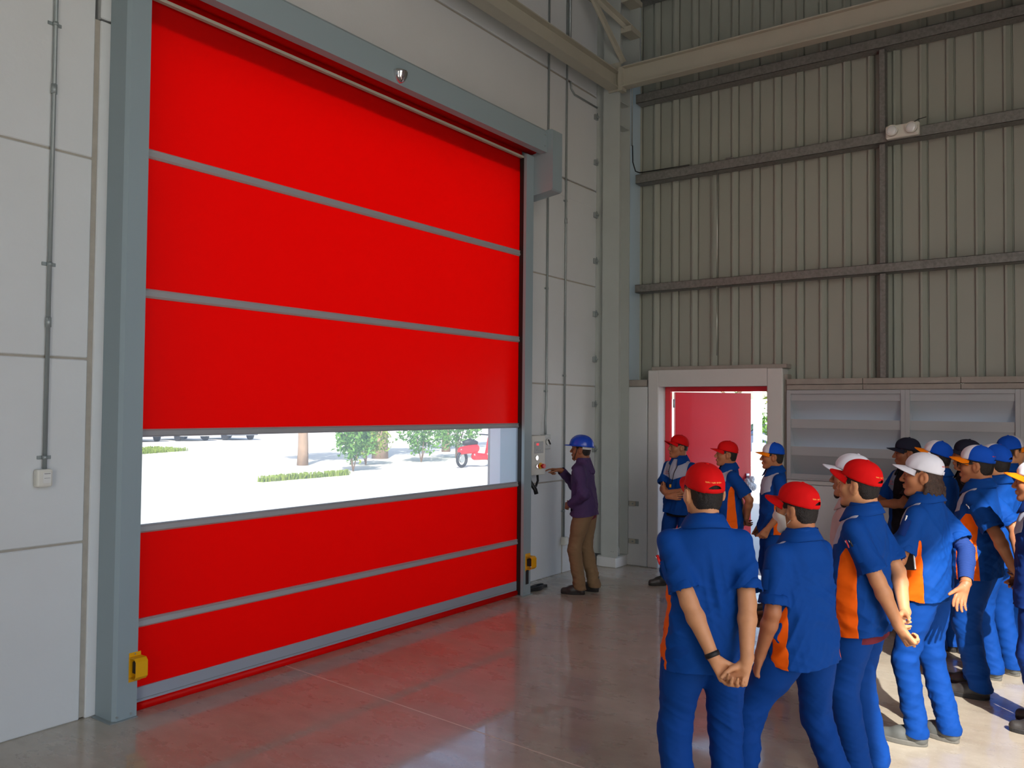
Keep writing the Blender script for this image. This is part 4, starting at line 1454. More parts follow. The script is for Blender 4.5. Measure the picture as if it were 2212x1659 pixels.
def person(x, y, psi, stature, label, skin_m='tan', lod='mid', head=(0, 0, 0), lean=(0, 0), hip=(0, 0), drop=0.0, L=None, R=None,
           feet=((-0.11, 0.0, 12, 0), (0.11, 0.0, -12, 0)), shirt=M_blue, trousers=M_trouser, hem=0.80, width=1.0, belly=0.0, sleeve=0.235, longsleeve=False,
           orange=True, yoke=True, collar=None, cap=None, hair=M_hair, hairstyle='short', shoes=('shoe', M_shoe, M_sole), seed=1, helmet=False,
           mask=False, goatee=False, face=True, under=None, panel_w=(0.030, 0.050), yokemat=None, halfblack=False, hood=False, belt=None,
           sleeve_r=1.0, yoke_drop=0.0, legw=1.0, lshoe=True, armpit=0.0, hem_wave=0.008, neckfwd=0.0, gusset=False, head_scale=1.05, wrk=1.0, panel_y=0.005):
    hb, hs, hp = LOD[lod]
    root = empty('person', (x, y, 0), heading(x, y, psi), label=label, cat='person', group='people watching the door demonstration')
    sc = stature / 1.70
    root.scale = (sc, sc, sc)
    sk = M_skin[skin_m]
    lx, ly = lean
    hx, hy = hip
    def sp(z):
        t = min(1, max(0, (z - 0.95) / 0.50))
        t = t * t * (3 - 2 * t) * 0.4 + t * 0.6
        return A3((hx + (lx - hx) * t, hy + (ly - hy) * t, -drop))
    nb = A3((0, -0.012, 1.452)) + sp(1.45)                       # base of the neck
    hyaw, hpitch, hroll = [math.radians(v) for v in head]
    Rh = rot(hyaw, hpitch, hroll)
    hc = A3((0, 0.016 + neckfwd, 1.588)) + sp(1.45)
    hc = hc + Rh @ A3((0, 0.012, 0)) - A3((0, 0.012, 0))
    HS = head_scale
    T = (Rh, hc, HS)
    # arms
    arms = {}
    for side, arm in ((-1, L), (1, R)):
        arm = arm or {}
        sh = A3((side * 0.170 * (0.7 + 0.3 * width), -0.012 + arm.get('fwd', 0.0), 1.372 + arm.get('up', 0.0))) + sp(1.40)
        wr = A3(arm.get('wrist', (side * 0.27, 0.04, 0.86)))
        if arm.get('abs', True) is True: wr = wr + A3((sp(1.1)[0], sp(1.1)[1], -drop))
        el, wr2 = ik(sh, wr, 0.285, 0.252, arm.get('pole', (side * 0.5, -1, 0)))
        d = arm.get('d')
        if d is None: d = unit(wr2 - el)
        arms[side] = dict(sh=sh, el=el, wr=wr2, d=unit(d), n=A3(arm.get('n', (-side, 0, 0))), pose=HAND[arm.get('pose', 'relaxed')], thin=arm.get('thin', 1.0))
    # ---- body: one continuous surface
    allp = np.array([hc + A3((0, 0, 0.14)), hc - A3((0.13, 0.13, 0)), hc + A3((0.13, 0.14, 0))] + [a[k] for a in arms.values() for k in ('sh', 'el', 'wr')] + [a['wr'] + a['d'] * 0.21 for a in arms.values()] + [A3((-0.16, -0.12, 0.86)) + sp(0.9), A3((0.16, 0.12, 0.9)) + sp(0.9)])
    lo, hi = allp.min(0) - 0.07, allp.max(0) + 0.07
    vx = Vox(lo, hi, hb)
    head_shapes(vx, T, neck=nb, features=face)
    vx.loft([(0.90, *sp(0.90)[:2], 0.13, 0.085), (1.05, *sp(1.05)[:2], 0.115, 0.08), (1.25, *sp(1.25)[:2], 0.13, 0.085), (1.36, *sp(1.36)[:2], 0.12, 0.075), (1.43, *sp(1.43)[:2], 0.07, 0.055)], 0.03) if drop == 0 else \
        vx.loft([(z - drop, sp(z)[0], sp(z)[1], a_, b_) for z, a_, b_ in ((0.90, 0.13, 0.085), (1.05, 0.115, 0.08), (1.25, 0.13, 0.085), (1.36, 0.12, 0.075), (1.43, 0.07, 0.055))], 0.03)
    for side, a in arms.items():
        tn = a['thin']
        vx.cone(nb + A3((side * 0.04, 0, -0.04)), a['sh'] + A3((-side * 0.02, 0, -0.01)), 0.04, 0.042, 0.03)
        vx.cone(nb + A3((0, -0.02, 0.0)), nb + A3((side * 0.07, -0.01, -0.06)), 0.045, 0.04, 0.03)
        vx.cone(a['sh'], a['el'], 0.046 * tn, 0.040 * tn, 0.02)
        fb = a['el'] + (a['wr'] - a['el']) * 0.28
        vx.cone(a['el'], fb, 0.0385 * tn, 0.042 * tn, 0.015)
        vx.cone(fb, a['wr'], 0.041 * tn, 0.0265 * tn, 0.015)
        hand(vx, a['wr'] + a['d'] * 0.012, a['d'], a['n'], side, a['pose'], 1.0)
    V, F = vx.mesh()
    V = relax(V, F, 1, 0.35)
    Poly(V, F).obj('body', sk, root)
    # ---- shirt
    bw = width
    rows = []
    zlo = hem - 0.05
    for z, a_, b_ in ((zlo, 0.214, 0.158), (0.95, 0.203, 0.149), (1.08, 0.186, 0.136), (1.20, 0.182, 0.131), (1.29, 0.184, 0.126), (1.35, 0.170, 0.114), (1.40, 0.130, 0.102), (1.44, 0.098, 0.090), (1.475, 0.080, 0.080), (1.53, 0.074, 0.074)):
        b2 = b_ + belly * math.exp(-((z - 1.06) / 0.14) ** 2)
        o = sp(z)
        wz = bw if z < 1.4 else 0.5 + 0.5 * bw
        rows.append((z - drop, o[0], o[1] - 0.016 * min(1, max(0, (z - 1.36) / 0.06)) + belly * 0.6 * math.exp(-((z - 1.06) / 0.14) ** 2), a_ * wz, b2 * (0.6 + 0.4 * bw)))
    pts = np.array([[r_[1] - 0.24, r_[2] - 0.2, r_[0]] for r_ in rows] + [[r_[1] + 0.24, r_[2] + 0.22, r_[0]] for r_ in rows] + [a[k] for a in arms.values() for k in (('sh', 'el', 'wr') if longsleeve else ('sh', 'el'))])
    vx = Vox(pts.min(0) - 0.10, pts.max(0) + 0.10, hs)
    vx.loft(rows, 0.03)
    for side, a in arms.items():
        vx.cone(nb + A3((side * 0.04, -0.008, -0.045)), a['sh'] + A3((-side * 0.012, 0, -0.008)), 0.056, 0.056, 0.035)
        ad = unit(a['el'] - a['sh'])
        if longsleeve:
            vx.cone(a['sh'], a['el'], 0.060 * sleeve_r, 0.056 * sleeve_r, 0.03)
            vx.cone(a['el'], a['wr'] + unit(a['wr'] - a['el']) * 0.03, 0.056 * sleeve_r, 0.042 * sleeve_r, 0.02)
        else:
            vx.sleeve(a['sh'], ad, sleeve, 0.060 * sleeve_r, 0.078 * sleeve_r, 0.02)
    V, F = vx.mesh()
    V = relax(V, F, 2, 0.5)
    N = vnormals(V, F)
    amp = np.clip((1.43 - V[:, 2] - drop) / 0.22, 0.2, 1) * wrk
    dis = 0.0085 * wrinkle(V, seed, 42, [((1, 0.2, 0.25), 0.8), ((-0.6, 0.5, 0.7), 0.7), ((0.2, 0.6, -0.8), 0.5)]) * amp
    dis += 0.0026 * wrinkle(V, seed + 7, 95, [((0.7, 0.3, 0.9), 0.6), ((-0.8, 0.2, 0.6), 0.6)]) * amp
    V = V + N * dis[:, None]
    # fields for the cuts
    def tors(V_):
        zz = np.clip(V_[:, 2], rows[0][0], rows[-1][0])
        rz = np.array(rows)
        cx_, cy_, a_, b_ = [np.interp(zz, rz[:, 0], rz[:, i]) for i in (1, 2, 3, 4)]
        u, v = (V_[:, 0] - cx_), (V_[:, 1] - cy_)
        return u, v, ((np.abs(u / a_) ** 2.4 + np.abs(v / b_) ** 2.4) ** (1 / 2.4) - 1) * np.minimum(a_, b_), a_, b_
    def armf(V_):
        out = []
        for side, a in arms.items():
            ad = a['el'] - a['sh']
            Ln = np.linalg.norm(ad)
            ad = ad / Ln
            q = V_ - a['sh']
            t = q @ ad
            dist = np.linalg.norm(q - np.clip(t, 0, 9)[:, None] * ad, axis=1)
            out.append((t, dist))
        return out
    pl = Poly(V, F)
    zt = 1.505 - drop
    _, pl = pl.split(pl.V[:, 2] - zt - 0.35 * np.minimum(0, pl.V[:, 1] - nb[1]) * 0)
    # cuffs
    if longsleeve:
        for side, a in arms.items():
            ad = unit(a['wr'] - a['el'])
            q = pl.V - a['wr']
            t = q @ ad
            dist = np.linalg.norm(q - t[:, None] * ad, axis=1)
            val = np.where((dist < 0.075) & (t > -0.12), -0.006 - t, 1.0)
            pl, _ = pl.split(val)
    # hem
    u, v, td, a_, b_ = tors(pl.V)
    hv = pl.V[:, 2] + drop - hem - hem_wave * np.sin(pl.V[:, 0] * 14 + seed) - hem_wave * 0.7 * np.sin(pl.V[:, 1] * 17 + seed * 2)
    pl, _ = pl.split(hv)
    if len(pl.V) == 0: return root, arms, T
    def sleeve_mask(V_, td_):
        s_ = np.full(len(V_), 9.0)
        for t, dist in armf(V_):
            s_ = np.minimum(s_, np.where(t > 0.02, (dist - 0.072 * sleeve_r) - td_, 9.0) + np.clip(0.02 - t, 0, 1) * 3)
        return s_                                             # negative on the sleeve
    parts = []
    if orange:
        u, v, td, a_, b_ = tors(pl.V)
        zz = pl.V[:, 2] + drop
        w = np.interp(zz, [hem, 1.22, 1.30], [panel_w[1], panel_w[0], 0.0 if not gusset else -0.02])
        val = np.minimum(np.minimum(w - np.abs(v - panel_y), np.abs(u) - 0.08), 1.27 + armpit - zz)
        val = np.minimum(val, np.clip(sleeve_mask(pl.V, td) + 0.006, -1, 1) * 1.0)
        po, pl = pl.split(val)
        if not po.empty():
            for half in po.split(po.V[:, 0] - hx - (lx - hx) * 0.4):
                if not half.empty(): parts.append(('side_panel', half, M_orange))
    if yoke:
        u, v, td, a_, b_ = tors(pl.V)
        zz = pl.V[:, 2] + drop
        val = np.minimum(v + 0.006 - 0.10 * np.clip(np.abs(u) - 0.09, 0, 1), zz - 1.250 + yoke_drop - 0.34 * (np.abs(u) - 0.06))
        val = np.minimum(np.minimum(val, 0.158 * bw - np.abs(u)), 1.462 - zz)
        if halfblack: val = np.minimum(val, u - 0.05)
        py_, pl = pl.split(val)
        if not py_.empty(): parts.append(('chest_yoke', py_, yokemat or M_greyc))
    if halfblack:                                             # right sleeve and shoulder stay blue, the rest is black
        u, v, td, a_, b_ = tors(pl.V)
        pb, pl = pl.split(u - 0.05)
        parts.append(('blue_shoulder', pb, M_blue))
    sh_o = pl.obj('shirt' if not hood else 'jacket', shirt, root)
    sd = sh_o.modifiers.new('cloth_thickness', 'SOLIDIFY'); sd.thickness = 0.0025; sd.offset = -1
    for nm, p_, m_ in parts:
        po_ = p_.obj(nm, m_, sh_o)
        sd = po_.modifiers.new('cloth_thickness', 'SOLIDIFY'); sd.thickness = 0.0025; sd.offset = -1
    # collar
    cm = collar if collar is not None else shirt
    if cm is not False:
        prof_ = [(0.064, -0.022), (0.0655, 0.010), (0.068, 0.030), (0.073, 0.035), (0.081, 0.028), (0.099, 0.000), (0.113, -0.025), (0.108, -0.028), (0.088, 0.000), (0.074, 0.022)]
        Vc, Fc = [], []
        NC = 44
        fa = math.radians(158)
        for i in range(NC + 1):
            ph = -fa + 2 * fa * i / NC                          # 0 at the back
            fr = (1 - math.cos(ph)) / 2
            for j, (r_, z_) in enumerate(prof_):
                ext = 0
                if 5 <= j <= 7: ext = max(0, (abs(ph) - math.radians(115)) / math.radians(43)) * 0.022
                r2 = r_ + 0.004 + ext * 0.3
                Vc.append((math.sin(ph) * r2 * 1.02, -math.cos(ph) * r2 * 0.98 + 0.008, z_ - 0.040 * fr - ext + 0.012 * math.sin(ph) ** 2 * (-0.4 if j > 4 else 0)))
        m_ = len(prof_)
        for i in range(NC):
            for j in range(m_ - 1):
                a0 = i * m_ + j
                Fc.append((a0, a0 + m_, a0 + m_ + 1, a0 + 1))
        Vc = np.array(Vc) + nb + A3((0, 0.0, 0.028))
        co_ = Poly(Vc, np.array(Fc)).obj('collar', cm, sh_o)
        sd = co_.modifiers.new('cloth_thickness', 'SOLIDIFY'); sd.thickness = 0.002
    if hood:
        vh = Vox(nb + A3((-0.2, -0.22, -0.25)), nb + A3((0.2, 0.2, 0.12)), hs)
        for ph in np.linspace(-150, 150, 13):
            a0 = math.radians(ph)
            p0 = nb + A3((math.sin(a0) * 0.082, -math.cos(a0) * 0.078 + 0.004, 0.028 - 0.05 * (1 - math.cos(a0)) / 2))
            p1 = nb + A3((math.sin(a0) * 0.10, -math.cos(a0) * 0.115, -0.02 - 0.09 * max(0, math.cos(a0)) - 0.05 * (1 - math.cos(a0)) / 2))
            vh.cone(p0, p1, 0.015, 0.024, 0.02)
        v_, f_ = vh.mesh()
        Poly(relax(v_, f_, 1), f_).obj('hood', shirt, sh_o)
    # undershirt peeking out below
    if under is not None:
        rows2 = [(z - drop, sp(z)[0], sp(z)[1] + 0.0, 0.180 * bw, 0.128 * bw) for z in (hem - 0.06, hem - 0.02, hem + 0.05)]
        vu = Vox((-0.3, -0.25, hem - 0.12 - drop), (0.3, 0.25, hem + 0.12 - drop), 0.010)
        vu.lo += 0
        vu.loft(rows2, 0.01)
        v_, f_ = vu.mesh()
        pu = Poly(v_, f_)
        pu, _ = pu.split(pu.V[:, 2] - (hem - 0.035 - drop) - 0.010 * np.sin(pu.V[:, 0] * 11 + 1))
        _, pu = pu.split(pu.V[:, 2] - (hem + 0.03 - drop))
        pu.obj('undershirt', under, root)
    # ---- trousers
    ankles = []
    pel = A3((hx, hy - 0.005, 0.93 - drop))
    vlo, vhi = [pel - 0.26], [pel + A3((0.26, 0.26, 0.16))]
    legs = []
    for side, ft in ((-1, feet[0]), (1, feet[1])):
        fx, fy, fyaw = ft[0], ft[1], math.radians(ft[2])
        lift = ft[3] if len(ft) > 3 else 0
        hj = pel + A3((side * 0.088, 0, -0.02))
        an = A3((fx, fy, 0.095 + lift))
        fd = A3((-math.sin(fyaw), math.cos(fyaw), 0))
        an = an - fd * 0.045
        kn, an2 = ik(hj, an, 0.425, 0.405, fd + A3((side * 0.05, 0, 0)))
        legs.append((side, hj, kn, an, fd, fyaw, lift))
        for q in (kn, an): vlo.append(q - 0.16); vhi.append(q + 0.16)
    vx = Vox(np.min(vlo, 0), np.max(vhi, 0), hp)
    vx.loft([(0.86 - drop, hx, hy - 0.006, 0.160 * (0.4 + 0.6 * bw), 0.114), (0.95 - drop, hx, hy, 0.162 * (0.4 + 0.6 * bw), 0.112), (1.04 - drop, hx, hy + 0.004, 0.155 * (0.4 + 0.6 * bw), 0.108)], 0.03, 2.2)
    for side, hj, kn, an, fd, fyaw, lift in legs:
        vx.cone(hj + A3((0, -0.018, -0.02)), hj + (kn - hj) * 0.45, 0.104 * legw, 0.095 * legw, 0.035)
        vx.cone(hj + (kn - hj) * 0.3, kn, 0.098 * legw, 0.080 * legw, 0.03)
        vx.cone(kn, an + (an - kn) * 0.06 + fd * 0.008, 0.079 * legw, 0.076 * legw, 0.03)
    V, F = vx.mesh()
    V = relax(V, F, 2, 0.5)
    N = vnormals(V, F)
    zf = V[:, 2]
    lowk = np.exp(-((zf - 0.16) / 0.16) ** 2) + 0.6 * np.exp(-((zf - 0.52 + drop) / 0.16) ** 2) + 0.35
    dis = 0.0042 * wrinkle(V, seed + 11, 44, [((0.45, 0.35, 1), 0.8), ((-0.7, 0.3, 0.8), 0.8), ((0.9, 0.3, 0.2), 0.7)]) * lowk
    dis += 0.0020 * wrinkle(V, seed + 13, 105, [((0.4, -0.2, 1), 0.8), ((-0.5, 0.1, 0.9), 0.6)]) * lowk
    V = V + N * dis[:, None]
    pl = Poly(V, F)
    dl = np.full(len(V), 9.0); hemv = np.zeros(len(V))
    for side, hj, kn, an, fd, fyaw, lift in legs:
        ax_ = unit(an - kn)
        q = V - an
        t = q @ ax_
        dist = np.linalg.norm(q - t[:, None] * ax_, axis=1)
        hz_ = np.maximum(0.042 - t + 0.25 * (q @ fd) * 0 , -1)   # cut a little below the ankle joint
        hemz = V[:, 2] - (0.052 + lift) - 0.22 * np.maximum(0, q @ fd)
        use = dist < dl
        hemv = np.where(use, hemz, hemv)
        dl = np.where(use, dist, dl)
    pl, _ = pl.split(hemv)
    _, pl = pl.split(pl.V[:, 2] - (1.035 - drop))
    tr_o = pl.obj('trousers', trousers, root)
    for side, hj, kn, an, fd, fyaw, lift in legs:
        base = an + fd * 0.045
        shoe(root, *shoes, (base[0] + fd[0] * -0.0, base[1] + fd[1] * -0.0, lift * 0.9), fyaw, 0.0 if lift < 0.02 else -0.25)
    if belt is not None:
        vb = []
        fb = []
        for j, (r_, z_) in enumerate(((1.0, -0.019), (1.03, -0.016), (1.03, 0.016), (1.0, 0.019))):
            for i in range(40):
                a0 = 2 * math.pi * i / 40
                vb.append((hx + math.cos(a0) * 0.172 * (0.4 + 0.6 * bw) * r_, hy + math.sin(a0) * 0.124 * r_, belt[1] - drop + z_))
        for j in range(3):
            for i in range(40):
                fb.append((j * 40 + i, j * 40 + (i + 1) % 40, (j + 1) * 40 + (i + 1) % 40, (j + 1) * 40 + i))
        Poly(np.array(vb), np.array(fb)).obj('belt', belt[0], root)
    # ---- hair
    if hair is not None:
        hh = max(hb, 0.0052)
        vx = Vox(hc - 0.24, hc + 0.18, hh)
        P = lambda *p: hc + Rh @ (A3(p) * HS)
        vx.ell(P(0, -0.012, 0.032), A3((0.0778, 0.0980, 0.087)) * HS, 0.01, Rh.T)
        vx.ell(P(0, -0.045, -0.025), A3((0.062, 0.054, 0.062)) * HS, 0.03, Rh.T)
        if hairstyle == 'long':
            rl = np.random.RandomState(4)
            for sx in np.linspace(-1, 1, 13):
                a0 = sx * 1.35
                ln_ = rl.uniform(0.11, 0.165)
                q0 = A3((math.sin(a0) * 0.070, -math.cos(a0) * 0.084, 0.0))
                for j_ in range(4):
                    f_ = (j_ + 1) / 4
                    q1 = A3((math.sin(a0 + 0.10 * math.sin(5 * f_ + sx * 7)) * (0.070 + 0.016 * math.sin(f_ * 2.4)), -math.cos(a0) * (0.084 + 0.034 * math.sin(f_ * 2.1)) + 0.006 * math.sin(7 * f_ + sx * 9), -ln_ * f_))
                    vx.cone(P(*q0), P(*q1), 0.019 - 0.013 * (f_ - 0.25), 0.019 - 0.013 * f_, 0.007)
                    q0 = q1
        V, F = vx.mesh()
        loc = (V - hc) @ Rh / HS
        N = vnormals(V, F)
        V = V + N * ((0.0045 if hairstyle == 'long' else 0.0022) * wrinkle(loc, 5, 260 if hairstyle != 'long' else 190, [((1, 0.2, 0.25), 1.0), ((0.2, 1, 0.3), 0.8)]))[:, None]
        yy, zz = loc[:, 1], loc[:, 2]
        if hairstyle == 'long':
            hl = np.interp(yy, [-0.2, -0.03, -0.015, 0.018, 0.022, 0.045, 0.06, 0.1], [-0.3, -0.3, 0.025, 0.03, -0.03, 0.0, 0.06, 0.075])
            hl = np.where(np.abs(loc[:, 0]) > 0.086, np.where(yy < 0.0, -0.3, hl), hl)
        elif hairstyle == 'shaved':
            hl = np.interp(yy, [-0.12, -0.04, -0.03, 0.015, 0.02, 0.06, 0.1], [-0.035, -0.02, 0.02, 0.035, 0.02, 0.06, 0.075])
        else:
            hl = np.interp(yy, [-0.12, -0.045, -0.032, -0.028, 0.012, 0.016, 0.028, 0.05, 0.1], [-0.078, -0.062, -0.04, 0.026, 0.034, -0.022, -0.010, 0.062, 0.075])
        pl = Poly(V, F)
        pl, _ = pl.split(zz - hl)
        if cap is not None or helmet:
            l2 = (pl.V - hc) @ Rh / HS
            tl = cap.get('tilt', 0.16) if cap is not None else 0.06
            _, pl = pl.split(l2[:, 2] - 0.038 - 0.042 - math.tan(tl) * (l2[:, 1] + 0.012))
        pl.obj('hair', hair, root)
        if goatee:
            vx = Vox(hc + Rh @ A3((0, 0.07, -0.08)) - 0.09, hc + Rh @ A3((0, 0.07, -0.08)) + 0.09, 0.005)
            vx.ell(P(0, 0.074, -0.104), (0.022, 0.019, 0.024), 0.01, Rh.T)
            v_, f_ = vx.mesh()
            Poly(v_ + vnormals(v_, f_) * (0.002 * wrinkle(v_, 3, 300, [((1, 0, .2), 1)]))[:, None], f_).obj('goatee', hair, root)
        for sx in (-1, 1):
            if face:
                # eyebrow and eye
                vx = Vox(P(sx * 0.031, 0.085, 0.02) - 0.03, P(sx * 0.031, 0.085, 0.02) + 0.03, 0.003)
                vx.cone(P(sx * 0.014, 0.0915, 0.030), P(sx * 0.034, 0.0895, 0.035), 0.0032, 0.0036, 0.002)
                vx.cone(P(sx * 0.034, 0.0895, 0.035), P(sx * 0.050, 0.078, 0.029), 0.0036, 0.002, 0.002)
                v_, f_ = vx.mesh()
                if len(v_): Poly(v_, f_).obj('eyebrow', hair, root)
                vx = Vox(P(sx * 0.031, 0.085, 0.01) - 0.03, P(sx * 0.031, 0.085, 0.01) + 0.03, 0.0025)
                vx.ell(P(sx * 0.031, 0.0875, 0.0095), (0.0115, 0.0045, 0.0038), 0.002, Rh.T)
                v_, f_ = vx.mesh()
                if len(v_): Poly(v_, f_).obj('eye', M_eye, root)
    if mask:
        vx = Vox(hc - 0.15, hc + 0.16, 0.0045)
        head_shapes(vx, T, off=0.005, ears=False, features=False)
        vx.cone(P(0, 0.085, 0.0), P(0, 0.103, -0.035), 0.016, 0.022, 0.03)
        v_, f_ = vx.mesh()
        v_ = relax(v_, f_, 2)
        pm = Poly(v_, f_)
        l2 = (pm.V - hc) @ Rh / HS
        val = np.minimum(np.minimum(-0.002 - l2[:, 2] + 0.3 * (l2[:, 1] - 0.09), l2[:, 2] + 0.118 - 0.4 * np.maximum(0, 0.07 - l2[:, 1])), l2[:, 1] - 0.022)
        pm, _ = pm.split(val)
        mo_ = pm.obj('face_mask', M_mask, root)
        sd = mo_.modifiers.new('cloth_thickness', 'SOLIDIFY'); sd.thickness = 0.002
        for sx in (-1, 1):
            for (a0, b0) in (((0.066, 0.03, -0.02), (0.083, -0.022, 0.024)), ((0.058, 0.03, -0.075), (0.083, -0.026, -0.02))):
                vx = Vox(P(0, 0, 0) - 0.14, P(0, 0, 0) + 0.14, 0.004)
                vx.cone(P(sx * a0[0], a0[1], a0[2]), P(sx * b0[0], b0[1], b0[2]), 0.0028, 0.0028, 0.001)
                v_, f_ = vx.mesh()
                if len(v_): Poly(v_, f_).obj('ear_loop', M_mask, mo_)
    if cap is not None:
        cap_mesh('cap', root, T, **cap)
    root['_'] = 0
    del root['_']
    return root, arms, T

def to_world(root, p):
    q = Vector(p) * root.scale[0]
    a = root.rotation_euler[2]
    return Vector((root.location[0] + q.x * math.cos(a) - q.y * math.sin(a), root.location[1] + q.x * math.sin(a) + q.y * math.cos(a), q.z))
def dir_world(root, d):
    a = root.rotation_euler[2]
    d = Vector(d)
    return Vector((d.x * math.cos(a) - d.y * math.sin(a), d.x * math.sin(a) + d.y * math.cos(a), d.z))
# =================================================================== the people
CAP_RED = dict(crown=M_capred, brim=M_capred, wr=0.0026, backtext=True)
CAP_RED_PLAIN = dict(crown=M_capred, brim=M_capred, wr=0.002)
CAP_WHITE = dict(crown=M_capwhite, brim=M_capwhite, wr=0.003, backtext=True, textmat=M_redink)
CAP_DUO = dict(crown=M_capblue, back=M_capwhite, brim=M_caporange, pattern='front', wr=0.0028, backtext=True, textmat=M_redink)
CAP_BLACK = dict(crown=M_capblack, brim=M_capblack, wr=0.002)

def tube_part(name, pts, r, m, parent, seg=8):
    """a tube given in the person's own coordinates, as a part"""
    b = MB()
    b.tube(pts, r, seg)
    bmesh.ops.recalc_face_normals(b.bm, faces=b.bm.faces[:])
    me = bpy.data.meshes.new(name)
    b.bm.to_mesh(me); b.bm.free()
    me.materials.append(m)
    o = bpy.data.objects.new(name, me)
    COL.objects.link(o)
    o.parent = parent
    return o

def band(root, a, side, off, m, name='wristband', w=0.011, r=0.030):
    """a band around the forearm just above the wrist"""
    A_ = a[side]
    d = unit(A_['wr'] - A_['el'])
    c_ = A_['wr'] - d * off
    u = unit(np.cross(d, (0.3, 0.2, 1)))
    v = np.cross(d, u)
    V, F = [], []
    n = 24
    prof_ = [(-w, r), (-w, r + 0.004), (w, r + 0.004), (w, r)]
    for (dz, rr) in prof_:
        for i in range(n):
            t = 2 * math.pi * i / n
            V.append(c_ + d * dz + (u * math.cos(t) + v * math.sin(t)) * rr)
    for j in range(4):
        for i in range(n):
            F.append((j * n + i, j * n + (i + 1) % n, ((j + 1) % 4) * n + (i + 1) % n, ((j + 1) % 4) * n + i))
    return Poly(np.array(V), np.array(F)).obj(name, m, root)

def shirt_of(root):
    return [c for c in root.children if c.name.startswith(('shirt', 'jacket'))][0]

def sleeve_frame(a, side, t, ang):
    """point and frame on the outside of a sleeve: t metres down the arm, ang degrees around (0 outwards)"""
    A_ = a[side]
    d = unit(A_['el'] - A_['sh'])
    out = A3((side, 0, 0))
    out = unit(out - d * (out @ d))
    fw = np.cross(d, out) * side
    fw = fw if fw[1] > 0 else -fw
    n = unit(out * math.cos(math.radians(ang)) + fw * math.sin(math.radians(ang)))
    r = 0.060 + 0.018 * min(1, t / 0.235)
    return A_['sh'] + d * t + n * r, d, n, np.cross(d, n)

def sleeve_pocket(root, a, side, t=0.12, ang=-10, m=M_blue):
    p, d, n, s_ = sleeve_frame(a, side, t, ang)
    V, F = [], []
    for k, off in enumerate((0.006, 0.0005)):
        for i in range(5):
            for j in range(5):
                u, w = (i - 2) / 2 * 0.030, (j - 2) / 2 * 0.050
                V.append(p + s_ * u + d * w + n * (off - 0.9 * u * u / 0.07 - (0.002 if k == 0 and (i in (0, 4) or j in (4,)) else 0)))
    for k in (0, 1):
        for i in range(4):
            for j in range(4):
                q = [k * 25 + i * 5 + j, k * 25 + i * 5 + j + 1, k * 25 + (i + 1) * 5 + j + 1, k * 25 + (i + 1) * 5 + j]
                F.append(q if k else q[::-1])
    Poly(np.array(V), np.array(F)).obj('sleeve_pocket', m, shirt_of(root))
    return p, d, n, s_

def pen(root, a, side, t, ang, shift, m, label, up=0.075, r=0.0045):
    p, d, n, s_ = sleeve_frame(a, side, t, ang)
    p0 = to_world(root, p + n * 0.005 + s_ * shift - d * (up + 0.022))
    p1 = to_world(root, p + n * 0.003 + s_ * shift - d * 0.04)
    e = empty('pen', p1, label=label, cat='pen', group='pens in sleeve pockets')
    b = MB(); b.tube([p1, p0], r, 8); b.build('barrel', m, e)
    nn = dir_world(root, n)
    b = MB(); b.tube([p0 + nn * (r + 0.001), p0 + nn * (r + 0.001) + (p1 - p0) * 0.35], 0.0016, 6); b.build('clip', M_chrome, e)
    return e

def chest_logo(root, x, z, width=0.06, side=1):
    """small three letter logo with a red underline, sewn on the chest yoke"""
    so = shirt_of(root)
    best = None
    for o in [so] + list(so.children):
        if o.type != 'MESH': continue
        n_ = len(o.data.vertices)
        co = np.empty(n_ * 3, np.float32); o.data.vertices.foreach_get('co', co); co = co.reshape(-1, 3)
        dd = np.hypot(co[:, 0] - x, co[:, 2] - z) + np.where(co[:, 1] < 0.02, 9, 0)
        for i in np.argsort(dd)[:6]:
            if dd[i] < 0.03 and (best is None or co[i, 1] > best): best = float(co[i, 1])
    y = (best if best is not None else 0.14) + 0.004
    tilt = -0.25
    for k, (ch, m_) in enumerate((('S', M_redink), ('I', M_redink), ('N', mat('grey_thread', srgb(92, 96, 118), rough=0.7)))):
        M4 = Matrix.Translation((x - (k - 1) * 0.019 * side, y - abs(k - 1) * 0.0, z)) @ Matrix.Rotation(math.pi, 4, 'Z') @ Matrix.Rotation(math.pi / 2 + tilt, 4, 'X')
        text_mesh('logo_letter', ch, 0.030, m_, so, M4)
    V = [(x - 0.036, y + 0.004, z - 0.020), (x + 0.036, y + 0.004, z - 0.020), (x + 0.036, y + 0.004, z - 0.024), (x - 0.036, y + 0.004, z - 0.024)]
    Poly(np.array(V), np.array([(0, 1, 2, 3)])).obj('logo_underline', M_redink, so)

